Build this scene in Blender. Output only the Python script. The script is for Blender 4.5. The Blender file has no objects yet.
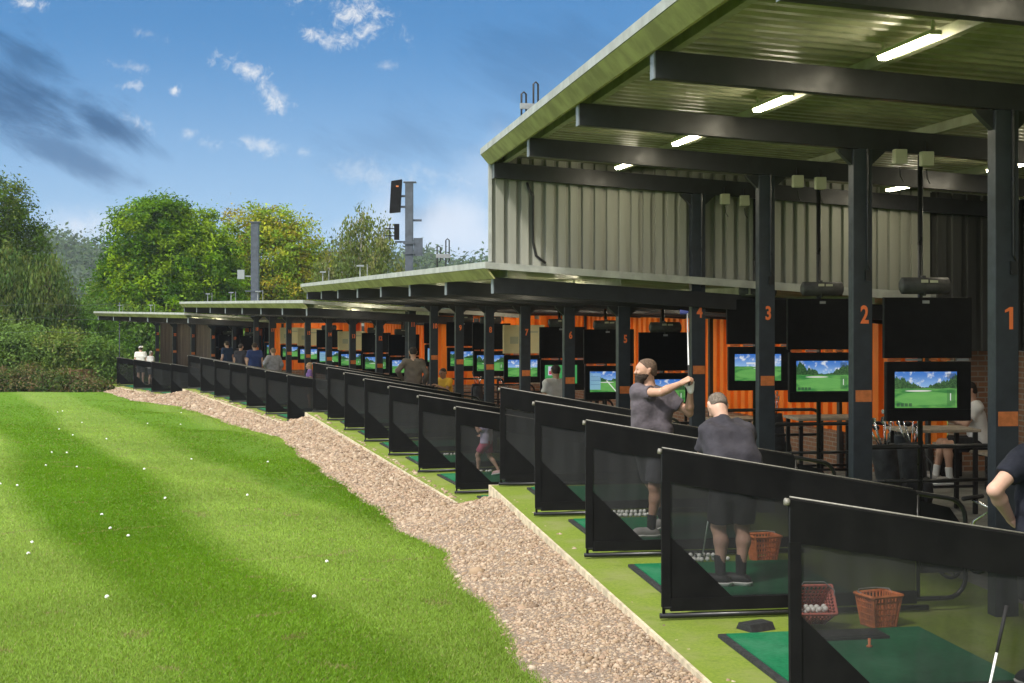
import bpy, math, random
import numpy as np
from mathutils import Vector, Matrix
R = math.radians
SC = bpy.context.scene
C = SC.collection
random.seed(7)
RNG = np.random.default_rng(11)

# ---------------------------------------------------------------- scene, camera, light
SC.render.engine = 'CYCLES'
SC.view_settings.view_transform = 'Standard'
SC.view_settings.look = 'None'
SC.view_settings.gamma = 1
SC.view_settings.use_curve_mapping = False
SC.view_settings.exposure = 0.95
SC.cycles.max_bounces = 8
SC.cycles.transparent_max_bounces = 24
SC.cycles.diffuse_bounces = 4
SC.cycles.caustics_reflective = False
SC.cycles.caustics_refractive = False
SC.cycles.sample_clamp_indirect = 6
CAMZ = 2.37
cam = bpy.data.cameras.new('camera')
cam.lens = 50; cam.sensor_width = 36; cam.clip_start = 0.1; cam.clip_end = 3000
cam.shift_y = -36.5 / 1024
camo = bpy.data.objects.new('camera', cam); C.objects.link(camo)
camo.location = (0, 0, CAMZ); camo.rotation_euler = (R(90), 0, 0)
SC.camera = camo

SUN_EL = 50
sx, sy = -0.66, -0.75
sund = Vector((sx * math.cos(R(SUN_EL)), sy * math.cos(R(SUN_EL)), math.sin(R(SUN_EL)))).normalized()
sl = bpy.data.lights.new('sun', 'SUN'); sl.energy = 2.7; sl.angle = R(6); sl.color = (1, .95, .87)
so = bpy.data.objects.new('sun', sl); C.objects.link(so)
so.rotation_euler = sund.to_track_quat('Z', 'Y').to_euler()

def L(nt, a, b): nt.links.new(a, b)

class NB:                       # tiny node-graph builder
    def __init__(s, nt): s.nt = nt
    def node(s, t, **kw):
        n = s.nt.nodes.new(t)
        for k, v in kw.items(): setattr(n, k, v)
        return n
    def put(s, inp, v):
        if v is None: return
        if hasattr(v, 'is_linked') or isinstance(v, bpy.types.NodeSocket): s.nt.links.new(v, inp)
        else: inp.default_value = v
    def m(s, op, a, b=None, c=None, clamp=False):
        n = s.node('ShaderNodeMath', operation=op, use_clamp=clamp)
        s.put(n.inputs[0], a); s.put(n.inputs[1], b); s.put(n.inputs[2], c)
        return n.outputs[0]
    def mix(s, f, a, b, blend='MIX'):
        n = s.node('ShaderNodeMix', data_type='RGBA', blend_type=blend)
        s.put(n.inputs[0], f); s.put(n.inputs[6], a); s.put(n.inputs[7], b)
        return n.outputs[2]
    def noise(s, vec, scale, detail=4, rough=.55, dist=0):
        n = s.node('ShaderNodeTexNoise'); s.put(n.inputs['Vector'], vec)
        n.inputs['Scale'].default_value = scale; n.inputs['Detail'].default_value = detail
        n.inputs['Roughness'].default_value = rough; n.inputs['Distortion'].default_value = dist
        return n.outputs[0]
    def ramp(s, v, a, b, lo=0., hi=1.):
        n = s.node('ShaderNodeMapRange', interpolation_type='SMOOTHSTEP')
        s.put(n.inputs[0], v); n.inputs[1].default_value = a; n.inputs[2].default_value = b
        n.inputs[3].default_value = lo; n.inputs[4].default_value = hi
        return n.outputs[0]
    def comb(s, x, y, z):
        n = s.node('ShaderNodeCombineXYZ'); s.put(n.inputs[0], x); s.put(n.inputs[1], y); s.put(n.inputs[2], z)
        return n.outputs[0]

def rgba(c): return (c[0], c[1], c[2], 1)

# ---------------------------------------------------------------- sky
W = bpy.data.worlds.new("World"); SC.world = W; W.use_nodes = True
nt = W.node_tree; nt.nodes.clear(); b = NB(nt)
geo = b.node('ShaderNodeTexCoord').outputs['Generated']
sep = b.node('ShaderNodeSeparateXYZ'); L(nt, geo, sep.inputs[0])
dx, dy, dz = sep.outputs
sky = b.node('ShaderNodeTexSky', sky_type='NISHITA', sun_disc=False)
sky.sun_elevation = R(SUN_EL); sky.sun_rotation = math.atan2(sx, sy)
sky.altitude = 50; sky.air_density = 1.0; sky.dust_density = .6; sky.ozone_density = 2.2
lift = b.comb(dx, dy, b.m('ADD', b.m('MULTIPLY', dz, 1.25), .17))
nrm = b.node('ShaderNodeVectorMath', operation='NORMALIZE'); L(nt, lift, nrm.inputs[0])
L(nt, nrm.outputs[0], sky.inputs[0])
ady = b.m('MAXIMUM', b.m('ABSOLUTE', dy), .05)
U = b.m('DIVIDE', dx, ady); V = b.m('DIVIDE', dz, ady)
fl = b.comb(U, V, dy)
n1 = b.noise(fl, 46, 8, .72, .9); n2 = b.noise(fl, 13, 5, .6, .6)
n0 = b.noise(fl, 120, 7, .7, .6); n4 = b.noise(fl, 42, 5, .65, .5); NN = b.m('ADD', b.m('MULTIPLY', n0, .5), b.m('MULTIPLY', n4, .5))
def clouds(lst, A, B, lo, hi, nn=None):
    nn = nn if nn is not None else NN
    out = None
    for (px, py, rx, ry, rot, w) in lst:
        u0, v0 = (px - 512) / 1422, (305 - py) / 1422
        rx, ry = rx / 1422, ry / 1422
        du = b.m('SUBTRACT', U, u0); dv = b.m('SUBTRACT', V, v0)
        c, s_ = math.cos(R(rot)), math.sin(R(rot))
        a1 = b.m('ADD', b.m('MULTIPLY', du, c / rx), b.m('MULTIPLY', dv, s_ / rx))
        a2 = b.m('ADD', b.m('MULTIPLY', du, -s_ / ry), b.m('MULTIPLY', dv, c / ry))
        r = b.m('SQRT', b.m('ADD', b.m('MULTIPLY', a1, a1), b.m('MULTIPLY', a2, a2)))
        e = b.m('ADD', b.m('MULTIPLY', b.m('SUBTRACT', 1., r), A), b.m('MULTIPLY', b.m('SUBTRACT', nn, .5), B))
        e = b.m('MULTIPLY', b.ramp(e, lo, hi), w)
        out = e if out is None else b.m('MAXIMUM', out, e)
    return out
white = clouds([(346, 14, 52, 26, -25, 1.), (318, 36, 26, 9, -25, .9), (245, 68, 44, 13, -22, .85), (274, 94, 32, 16, -42, .8),
                (133, 86, 16, 6, 0, .6), (174, 91, 9, 6, 0, .9), (135, 68, 26, 7, -10, .4), (143, 33, 24, 8, -15, .35),
                (24, 4, 16, 8, 0, .9), (42, 5, 9, 8, 0, .9), (262, 146, 40, 10, -8, .55), (214, 145, 22, 9, -20, .6),
                (303, 152, 16, 7, 0, .5), (190, 133, 12, 5, 0, .5), (138, 122, 22, 8, -30, .5), (388, 66, 13, 6, 0, .35),
                (100, 232, 70, 22, 0, .5), (380, 175, 90, 16, -5, .3)], 1.7, 11, .0, 2.9)
cs, sn = math.cos(R(-30)), math.sin(R(-30))
sv = b.comb(b.m('ADD', b.m('MULTIPLY', U, cs * .3), b.m('MULTIPLY', V, sn * .3)), b.m('ADD', b.m('MULTIPLY', U, -sn), b.m('MULTIPLY', V, cs)), 0.)
n3 = b.noise(sv, 38, 7, .62, .5)
soft = clouds([(452, 228, 120, 58, 0, .8), (575, 190, 200, 90, 0, .45), (95, 225, 110, 30, 0, .4)], 1.6, 3.2, .1, 1.6, n2)
dark = clouds([(20, 95, 130, 46, -24, .95), (100, 124, 75, 20, -28, .95), (30, 62, 70, 30, -35, .75), (60, 152, 100, 24, -15, .7),
               (430, 215, 40, 20, 0, .4), (545, 60, 120, 70, 20, .3), (400, 140, 90, 40, 0, .25)], 1.8, 7.5, -.1, 1.9, b.m('ADD', b.m('MULTIPLY', n3, .75), b.m('MULTIPLY', n2, .25)))
veil = b.m('MULTIPLY', b.ramp(V, .21, .0), .6)
skyc = b.mix(1., sky.outputs[0], (.27, .63, .80, 1), 'MULTIPLY')
c1 = b.mix(veil, skyc, (2.75, 3.7, 4.5, 1))
c1 = b.mix(dark, c1, (.02, .50, 1.35, 1))
c1 = b.mix(soft, c1, (4.1, 4.5, 5.1, 1))
c1 = b.mix(white, c1, (4.9, 4.9, 4.85, 1))
# broken bright cloud added out of view for fill light, overhead and all round
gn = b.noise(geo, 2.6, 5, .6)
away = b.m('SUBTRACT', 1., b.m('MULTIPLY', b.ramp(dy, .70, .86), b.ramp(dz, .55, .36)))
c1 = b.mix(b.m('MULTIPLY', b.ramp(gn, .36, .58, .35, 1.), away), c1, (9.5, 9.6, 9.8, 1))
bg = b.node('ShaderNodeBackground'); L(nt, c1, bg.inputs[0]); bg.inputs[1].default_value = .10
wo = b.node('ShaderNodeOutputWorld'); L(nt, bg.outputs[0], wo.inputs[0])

# ---------------------------------------------------------------- materials
def M(name, col, rough=.6, metal=0., var=.0, scale=6., col2=None, bump=0., bscale=40., emit=None, estr=0., spec=.4, streak=False, alpha=None, detail=5):
    m = bpy.data.materials.new(name); m.use_nodes = True
    nt = m.node_tree; b = NB(nt); p = nt.nodes['Principled BSDF']
    p.inputs['Roughness'].default_value = rough; p.inputs['Metallic'].default_value = metal
    p.inputs['Specular IOR Level'].default_value = spec
    tc = b.node('ShaderNodeTexCoord').outputs['Object']
    if var or col2:
        v = tc
        if streak:
            mp = b.node('ShaderNodeMapping'); L(nt, tc, mp.inputs[0]); mp.inputs[3].default_value = (1, 1, .12); v = mp.outputs[0]
        n = b.noise(v, scale, detail, .6)
        c2 = col2 or tuple(max(0, x * (1 - var)) for x in col)
        c1 = col if col2 else tuple(x * (1 + var) for x in col)
        f = b.ramp(n, .32, .68)
        L(nt, b.mix(f, rgba(c1), rgba(c2)), p.inputs['Base Color'])
        L(nt, b.ramp(n, .2, .8, max(.05, rough - .12), min(1, rough + .12)), p.inputs['Roughness'])
    else:
        p.inputs['Base Color'].default_value = rgba(col)
    if bump:
        bn = b.node('ShaderNodeBump'); L(nt, b.noise(tc, bscale, 4), bn.inputs['Height'])
        bn.inputs['Strength'].default_value = bump; bn.inputs['Distance'].default_value = .02
        L(nt, bn.outputs[0], p.inputs['Normal'])
    if emit:
        p.inputs['Emission Color'].default_value = rgba(emit); p.inputs['Emission Strength'].default_value = estr
    return m

def leafmat(name, trans=.3, rough=.65):
    m = bpy.data.materials.new(name); m.use_nodes = True
    nt = m.node_tree; b = NB(nt); nt.nodes.remove(nt.nodes['Principled BSDF'])
    a = b.node('ShaderNodeAttribute', attribute_name='Col').outputs['Color']
    d = b.node('ShaderNodeBsdfDiffuse'); L(nt, a, d.inputs[0])
    t = b.node('ShaderNodeBsdfTranslucent'); L(nt, b.mix(1., a, (1.25, 1.15, .5, 1), 'MULTIPLY'), t.inputs[0])
    g = b.node('ShaderNodeBsdfGlossy'); g.inputs['Roughness'].default_value = .5; g.inputs[0].default_value = (.6, .65, .6, 1)
    mx = b.node('ShaderNodeMixShader'); mx.inputs[0].default_value = trans
    L(nt, d.outputs[0], mx.inputs[1]); L(nt, t.outputs[0], mx.inputs[2])
    m2 = b.node('ShaderNodeMixShader'); m2.inputs[0].default_value = .012
    L(nt, mx.outputs[0], m2.inputs[1]); L(nt, g.outputs[0], m2.inputs[2])
    L(nt, m2.outputs[0], nt.nodes['Material Output'].inputs[0])
    return m

def attrmat(name, rough=.9):
    m = bpy.data.materials.new(name); m.use_nodes = True
    nt = m.node_tree; b = NB(nt); p = nt.nodes['Principled BSDF']
    L(nt, b.node('ShaderNodeAttribute', attribute_name='Col').outputs['Color'], p.inputs['Base Color'])
    p.inputs['Roughness'].default_value = rough; p.inputs['Specular IOR Level'].default_value = .2
    return m

def netmat(name, col, opac):
    m = bpy.data.materials.new(name); m.use_nodes = True
    nt = m.node_tree; b = NB(nt); p = nt.nodes['Principled BSDF']
    tc = b.node('ShaderNodeTexCoord').outputs['Object']
    n = b.noise(tc, 2.2, 4)
    mp = b.node('ShaderNodeMapping'); L(nt, tc, mp.inputs[0]); mp.inputs[3].default_value = (3., 1, .35)
    n2 = b.noise(mp.outputs[0], 2.5, 3)
    L(nt, b.mix(b.ramp(n2, .35, .7), rgba(col), rgba(tuple(c * 1.7 for c in col))), p.inputs['Base Color'])
    p.inputs['Roughness'].default_value = .75; p.inputs['Specular IOR Level'].default_value = .25
    L(nt, b.ramp(n, .3, .7, opac - .07, opac + .07), p.inputs['Alpha'])
    return m

mt = {}
mt['steel'] = M('dark_blue_grey_steel', (.022, .027, .036), .45, 0, .18, 5, bump=.05)
mt['beam'] = M('charcoal_beam_steel', (.020, .021, .024), .42, 0, .25, 3, bump=.06, bscale=25)
mt['cap'] = M('beam_end_plate', (.16, .18, .20), .5, 0, .2, 9)
mt['trim'] = M('pale_grey_roof_trim', (.33, .34, .315), .5, 0, .16, 4)
mt['olive'] = M('weathered_eaves_board', (.29, .285, .115), .7, 0, .22, 3, bump=.1)
mt['sheet'] = M('ribbed_roof_sheet', (.265, .27, .175), .4, 0, .2, 2.5)
mt['purlin'] = M('galvanised_purlin', (.25, .26, .18), .5, .0, .14, 4)
mt['clad'] = M('ribbed_wall_cladding', (.25, .252, .215), .5, 0, .13, 1.8, streak=True)
mt['board'] = M('dark_wall_board', (.040, .040, .038), .7, 0, .3, 4, streak=True)
mt['brown'] = M('dark_brown_board', (.045, .028, .020), .7, 0, .35, 5, streak=True)
mt['orange'] = M('orange_ribbed_panel', (.95, .225, .012), .5, 0, .04, 3, streak=True)
mt['plaque'] = M('orange_plaque', (.52, .155, .045), .5, 0, .15, 20)
mt['number'] = M('orange_number_paint', (.80, .18, .05), .5)
mt['black'] = M('black_vinyl', (.005, .005, .0055), .75, 0, 0, 4, col2=(.009, .009, .009), bump=.2, bscale=7, spec=.12, detail=8)
mt['tube'] = M('black_tube', (.012, .012, .013), .35, 0, .2, 8)
mt['endcap'] = M('worn_metal_end', (.22, .21, .18), .5, .2, .2, 30)
mt['net'] = netmat('black_screen_mesh', (.0145, .015, .016), .79)
mt['plastic'] = M('black_plastic', (.0055, .0055, .006), .55, 0, .15, 9, spec=.15)
mt['cream'] = M('cream_notice_board', (.62, .56, .34), .7, 0, .05, 3)
mt['sensor'] = M('pale_plastic', (.40, .41, .30), .5)
mt['drum'] = M('dark_grey_drum', (.05, .05, .05), .6, 0, .2, 15)
mt['lamp'] = M('tube_light', (.9, .88, .8), .4, emit=(1, .90, .68), estr=48.)
mt['turf'] = M('artificial_turf', (.185, .245, .036), .95, 0, .0, 26, col2=(.125, .185, .026), bump=.35, bscale=160, spec=.1, detail=9)
mt['mat'] = M('green_hitting_mat', (.012, .165, .068), .95, 0, .0, 20, col2=(.007, .11, .046), bump=.3, bscale=200, spec=.1, detail=9)
mt['rubber'] = M('black_rubber', (.018, .019, .020), .7, 0, .3, 20)
mt['conc'] = M('grey_concrete', (.16, .16, .145), .9, 0, .25, 3, bump=.1)
mt['timber'] = M('pale_edging_board', (.50, .43, .30), .8, 0, .25, 7, bump=.15)
mt['ball'] = M('white_golf_ball', (.74, .74, .70), .45, 0, .05, 60)
mt['basket'] = M('orange_basket', (.55, .165, .055), .6, 0, .25, 14)
mt['basketr'] = M('faded_red_basket', (.50, .14, .11), .6, 0, .25, 14)
mt['chrome'] = M('polished_steel', (.62, .62, .62), .22, 1., .1, 20)
mt['shaft'] = M('painted_shaft', (.85, .85, .86), .3, .1)
mt['bluehead'] = M('blue_club_head', (.05, .07, .30), .3, .3)
mt['grip'] = M('rubber_grip', (.015, .015, .016), .8)
mt['wood'] = M('table_laminate', (.30, .25, .19), .5, 0, .2, 12)
mt['bag'] = M('bag_fabric', (.016, .017, .020), .7, 0, .4, 9, bump=.2)
mt['bag2'] = M('bag_fabric_grey', (.07, .075, .08), .7, 0, .3, 9, bump=.2)
mt['fence'] = M('brown_fence_board', (.22, .13, .07), .85, 0, .3, 6, streak=True)
mt['grey'] = M('grey_painted_pole', (.055, .065, .08), .5, 0, .2, 6)
mt['galv'] = M('galvanised_bracket', (.25, .26, .26), .5, .2, .15, 6)
mt['lens'] = M('lamp_glass', (.22, .24, .24), .3)
mt['bark'] = M('tree_bark', (.085, .065, .045), .9, 0, .35, 8, bump=.4, bscale=20)
mt['bark2'] = M('pale_birch_bark', (.38, .36, .32), .9, 0, .5, 6, bump=.3)
mt['leaf'] = leafmat('leaves')
mt['grass'] = leafmat('grass_blades', .35)
mt['stone'] = attrmat('gravel_stones')

def pilemat(name, a, b2, worn, sc):
    m = bpy.data.materials.new(name); m.use_nodes = True
    nt = m.node_tree; b = NB(nt); p = nt.nodes['Principled BSDF']
    tc = b.node('ShaderNodeTexCoord').outputs['Object']
    c = b.mix(b.ramp(b.noise(tc, sc, 8, .7), .3, .7), rgba(a), rgba(b2))
    c = b.mix(b.ramp(b.noise(tc, 1.7, 5, .65), .42, .75, 0, .75), c, rgba(worn))
    c = b.mix(b.ramp(b.noise(tc, 5.5, 6, .7), .54, .78, 0, .6), c, rgba(tuple(x * .6 for x in b2)))
    L(nt, c, p.inputs['Base Color']); p.inputs['Roughness'].default_value = .95; p.inputs['Specular IOR Level'].default_value = .08
    bn = b.node('ShaderNodeBump'); bn.inputs['Strength'].default_value = .4; bn.inputs['Distance'].default_value = .012
    L(nt, b.noise(tc, 170, 4, .7), bn.inputs['Height']); L(nt, bn.outputs[0], p.inputs['Normal'])
    return m
mt['turf'] = pilemat('artificial_turf_worn', (.185, .245, .036), (.125, .185, .026), (.215, .225, .09), 30)
mt['mat'] = pilemat('hitting_mat_worn', (.012, .15, .062), (.007, .10, .042), (.045, .16, .09), 26)
def brickmat():
    m = bpy.data.materials.new('red_brown_brick'); m.use_nodes = True
    nt = m.node_tree; b = NB(nt); p = nt.nodes['Principled BSDF']
    tc = b.node('ShaderNodeTexCoord').outputs['Object']
    sp = b.node('ShaderNodeSeparateXYZ'); L(nt, tc, sp.inputs[0])
    v = b.comb(b.m('ADD', sp.outputs[0], sp.outputs[1]), sp.outputs[2], 0.)
    br = b.node('ShaderNodeTexBrick'); L(nt, v, br.inputs['Vector'])
    br.inputs['Color1'].default_value = (.30, .135, .065, 1); br.inputs['Color2'].default_value = (.21, .10, .055, 1)
    br.inputs['Mortar'].default_value = (.30, .26, .21, 1); br.inputs['Scale'].default_value = 1.
    br.inputs['Mortar Size'].default_value = .010; br.inputs['Brick Width'].default_value = .225; br.inputs['Row Height'].default_value = .075
    L(nt, b.mix(b.ramp(b.noise(tc, 5), .3, .7, .0, .5), br.outputs[0], (.19, .12, .08, 1)), p.inputs['Base Color'])
    p.inputs['Roughness'].default_value = .9
    return m
mt['brick'] = brickmat()

def screenmat(name, seed, panel=0):
    m = bpy.data.materials.new(name); m.use_nodes = True
    nt = m.node_tree; b = NB(nt); p = nt.nodes['Principled BSDF']
    uv = b.node('ShaderNodeTexCoord').outputs['UV']
    sp = b.node('ShaderNodeSeparateXYZ'); L(nt, uv, sp.inputs[0]); u, v = sp.outputs[0], sp.outputs[1]
    q = b.comb(b.m('ADD', b.m('MULTIPLY', u, 1.7), seed * 3.1), v, seed * 1.7)
    cl = b.ramp(b.noise(q, 5, 6, .6), .5, .68)
    skyc = b.mix(b.ramp(v, .5, 1.), (.30, .52, .85, 1), (.045, .19, .62, 1))
    c = b.mix(cl, skyc, (.85, .88, .92, 1))
    top = b.m('ADD', .44, b.m('MULTIPLY', b.noise(b.comb(b.m('MULTIPLY', u, 1.), seed, 0.), 8, 6, .75), b.m('ADD', .22, b.m('MULTIPLY', b.m('ABSOLUTE', b.m('SUBTRACT', u, .42 + .05 * (seed % 3))), 1.4)) if panel != 2 else .14))
    tree = b.ramp(b.m('SUBTRACT', top, v), -.005, .005)
    tcol = b.mix(b.ramp(b.noise(q, 26, 4), .35, .65), (.012, .05, .022, 1), (.06, .15, .05, 1))
    c = b.mix(tree, c, tcol)
    fld = b.ramp(b.m('SUBTRACT', b.m('ADD', .50, b.m('MULTIPLY', b.noise(b.comb(u, seed, 1.), 4, 2), .08)), v), -.006, .006)
    mp = b.comb(b.m('MULTIPLY', u, 1.6), b.m('MULTIPLY', v, 3.5), seed * 1.)
    fcol = b.mix(b.ramp(b.noise(mp, 2.2, 4), .35, .65), (.035, .21, .05, 1), (.14, .40, .09, 1))
    fw = b.ramp(b.m('ADD', b.m('POWER', b.m('MULTIPLY', b.m('SUBTRACT', u, .5), 1.9), 2.), b.m('POWER', b.m('MULTIPLY', b.m('SUBTRACT', v, .26), 5.), 2.)), .75, .95, .75, 0.)
    fcol = b.mix(fw, fcol, (.16, .46, .11, 1))
    c = b.mix(fld, c, fcol)
    bunk = b.ramp(b.m('ADD', b.m('POWER', b.m('MULTIPLY', b.m('SUBTRACT', u, .25 + .1 * seed % .4), 4.5), 2.), b.m('POWER', b.m('MULTIPLY', b.m('SUBTRACT', v, .47), 42.), 2.)), 1.1, .7)
    c = b.mix(bunk, c, (.75, .76, .70, 1))
    def rect(x0, x1, y0, y1):
        a = b.m('MULTIPLY', b.m('GREATER_THAN', u, x0), b.m('LESS_THAN', u, x1))
        d = b.m('MULTIPLY', b.m('GREATER_THAN', v, y0), b.m('LESS_THAN', v, y1))
        return b.m('MULTIPLY', a, d)
    if panel == 0:
        for i in range(4): c = b.mix(b.m('MULTIPLY', rect(.03 + .065 * i, .08 + .065 * i, .04, .13), .75), c, (.02, .05, .04, 1))
        c = b.mix(b.m('MULTIPLY', rect(.84, .97, .80, .95), .6), c, (.02, .05, .10, 1))
        c = b.mix(b.m('MULTIPLY', rect(.84, .97, .06, .5), .45), c, (.02, .10, .04, 1))
        c = b.mix(rect(.89, .905, .2, .4), c, (.8, .85, .8, 1))
    if panel == 1:
        c = b.mix(b.m('MULTIPLY', rect(.0, .30, .12, .92), .8), c, (.28, .50, .72, 1))
        for i in range(3): c = b.mix(rect(.02, .28, .36 + .19 * i, .375 + .19 * i), c, (.05, .15, .3, 1))
        tr = b.m('ABSOLUTE', b.m('SUBTRACT', u, b.m('ADD', .5, b.m('MULTIPLY', b.m('SUBTRACT', .5, v), .5))))
        c = b.mix(b.m('MULTIPLY', b.m('LESS_THAN', tr, .018), b.m('LESS_THAN', v, .56)), c, (.85, .9, .8, 1))
    if panel == 2:
        c = b.mix(rect(.25, .75, .62, .69), c, (.75, .80, .85, 1))
    if panel == 3:
        c = b.mix(1., c, (.06, .34, .10, 1)); c = b.mix(rect(.10, .44, .45, .93), c, (.65, .62, .75, 1))
        c = b.mix(rect(.13, .41, .5, .68), c, (.55, .05, .10, 1)); c = b.mix(rect(.55, .75, .2, .8), c, (.12, .45, .10, 1))
    p.inputs['Base Color'].default_value = (.01, .01, .01, 1); p.inputs['Roughness'].default_value = .15
    L(nt, c, p.inputs['Emission Color']); p.inputs['Emission Strength'].default_value = .42
    return m
mt['screen0'] = screenmat('screen_tree_course', 1.3, 0)
mt['screen1'] = screenmat('screen_dashboard', 2.2, 1)
mt['screen2'] = screenmat('screen_open_course', 3.6, 2)
mt['screen3'] = screenmat('screen_scores', 4.1, 3)
mt['screen4'] = screenmat('screen_lake_course', 5.4, 0)

# ---------------------------------------------------------------- mesh building
class MB:
    def __init__(s): s.v = []; s.f = []; s.mi = []; s.uv = {}
    def add(s, V, F, mi=0):
        o = len(s.v); s.v += [tuple(x) for x in V]
        for f in F: s.f.append([i + o for i in f]); s.mi.append(mi)
    def box(s, x0, x1, y0, y1, z0, z1, mi=0, bev=0.):
        V = [(x0, y0, z0), (x1, y0, z0), (x1, y1, z0), (x0, y1, z0), (x0, y0, z1), (x1, y0, z1), (x1, y1, z1), (x0, y1, z1)]
        s.add(V, [(0, 3, 2, 1), (4, 5, 6, 7), (0, 1, 5, 4), (1, 2, 6, 5), (2, 3, 7, 6), (3, 0, 4, 7)], mi)
    def hexa(s, V, mi=0):
        s.add(V, [(0, 3, 2, 1), (4, 5, 6, 7), (0, 1, 5, 4), (1, 2, 6, 5), (2, 3, 7, 6), (3, 0, 4, 7)], mi)
    def prism_y(s, poly, y0, y1, mi=0):           # polygon in x,z extruded along y
        n = len(poly)
        V = [(x, y0, z) for x, z in poly] + [(x, y1, z) for x, z in poly]
        F = [tuple(range(n)), tuple(range(2 * n - 1, n - 1, -1))] + [(i, i + n, (i + 1) % n + n, (i + 1) % n) for i in range(n)]
        s.add(V, F, mi)
    def prism_x(s, poly, x0, x1, mi=0):           # polygon in y,z extruded along x
        n = len(poly)
        V = [(x0, y, z) for y, z in poly] + [(x1, y, z) for y, z in poly]
        F = [tuple(range(n)), tuple(range(2 * n - 1, n - 1, -1))] + [(i, i + n, (i + 1) % n + n, (i + 1) % n) for i in range(n)]
        s.add(V, F, mi)
    def tube(s, pts, r, n=8, mi=0, caps=True):
        pts = [Vector(p) for p in pts]; m = len(pts)
        rs = r if isinstance(r, (list, tuple)) else [r] * m
        o = len(s.v); up = None
        for i, p in enumerate(pts):
            t = (pts[min(i + 1, m - 1)] - pts[max(i - 1, 0)]).normalized()
            if up is None: up = Vector((0, 0, 1)) if abs(t.z) < .9 else Vector((1, 0, 0))
            a = t.cross(up)
            if a.length < 1e-5: a = t.orthogonal()
            a.normalize(); bb = a.cross(t).normalized(); up = bb
            for k in range(n):
                q = 2 * math.pi * k / n
                s.v.append(tuple(p + rs[i] * (math.cos(q) * a + math.sin(q) * bb)))
        for i in range(m - 1):
            for k in range(n):
                s.f.append([o + i * n + k, o + i * n + (k + 1) % n, o + (i + 1) * n + (k + 1) % n, o + (i + 1) * n + k]); s.mi.append(mi)
        if caps:
            s.f.append([o + k for k in range(n)][::-1]); s.mi.append(mi)
            s.f.append([o + (m - 1) * n + k for k in range(n)]); s.mi.append(mi)
    def ball(s, c, r, mi=0, n=8, m=6, sq=(1, 1, 1)):
        V = [(c[0], c[1], c[2] - r * sq[2])]
        for i in range(1, m):
            a = math.pi * i / m - math.pi / 2
            for k in range(n):
                q = 2 * math.pi * k / n
                V.append((c[0] + r * sq[0] * math.cos(a) * math.cos(q), c[1] + r * sq[1] * math.cos(a) * math.sin(q), c[2] + r * sq[2] * math.sin(a)))
        V.append((c[0], c[1], c[2] + r * sq[2])); T = len(V) - 1
        F = [(0, 1 + (k + 1) % n, 1 + k) for k in range(n)]
        for i in range(m - 2):
            for k in range(n):
                F.append((1 + i * n + k, 1 + i * n + (k + 1) % n, 1 + (i + 1) * n + (k + 1) % n, 1 + (i + 1) * n + k))
        F += [(T, 1 + (m - 2) * n + k, 1 + (m - 2) * n + (k + 1) % n) for k in range(n)]
        s.add(V, F, mi)
    def mesh(s, name, mats, smooth=False):
        me = bpy.data.meshes.new(name); me.from_pydata(s.v, [], s.f)
        for m in (mats if isinstance(mats, (list, tuple)) else [mats]): me.materials.append(m)
        me.polygons.foreach_set('material_index', s.mi)
        if smooth: me.polygons.foreach_set('use_smooth', [True] * len(me.polygons))
        me.update(); return me
    def build(s, name, mats, parent=None, smooth=False, bevel=0.):
        o = bpy.data.objects.new(name, s.mesh(name, mats, smooth)); C.objects.link(o)
        if parent: o.parent = parent
        if bevel:
            md = o.modifiers.new('bevel', 'BEVEL'); md.width = bevel; md.segments = 2; md.limit_method = 'ANGLE'
        return o

def tag(o, label=None, cat=None, group=None, kind=None):
    if label: o['label'] = label
    if cat: o['category'] = cat
    if group: o['group'] = group
    if kind: o['kind'] = kind
    return o
def empty(name, loc=(0, 0, 0), rz=0., label=None, cat=None, group=None):
    o = bpy.data.objects.new(name, None); C.objects.link(o)
    o.location = loc; o.rotation_euler = (0, 0, rz); o.empty_display_size = .2
    return tag(o, label, cat, group)
KIDS = {}
def copy_tree(o, parent=None):
    c = o.copy(); C.objects.link(c)
    if parent: c.parent = parent
    for ch in list(o.children): copy_tree(ch, c)
    return c
def place(o, loc, rz, label=None, group=None):
    o.location = loc; o.rotation_euler = (0, 0, rz)
    if label: o['label'] = label
    if group: o['group'] = group
    return o

def npmesh(name, V, F, mat, col=None, parent=None, smooth=False):
    V = np.asarray(V, np.float32); F = np.asarray(F, np.int32); k = F.shape[1]
    me = bpy.data.meshes.new(name); me.vertices.add(len(V)); me.vertices.foreach_set('co', V.ravel())
    me.loops.add(F.size); me.loops.foreach_set('vertex_index', F.ravel())
    me.polygons.add(len(F)); me.polygons.foreach_set('loop_start', np.arange(0, F.size, k, dtype=np.int32))
    me.polygons.foreach_set('loop_total', np.full(len(F), k, np.int32))
    if smooth: me.polygons.foreach_set('use_smooth', np.ones(len(F), bool))
    for m in (mat if isinstance(mat, (list, tuple)) else [mat]): me.materials.append(m)
    me.update(calc_edges=True)
    if col is not None:
        a = me.color_attributes.new('Col', 'FLOAT_COLOR', 'POINT')
        c = np.ones((len(V), 4), np.float32); c[:, :3] = col; a.data.foreach_set('color', c.ravel())
    o = bpy.data.objects.new(name, me); C.objects.link(o)
    if parent: o.parent = parent
    return o

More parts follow.
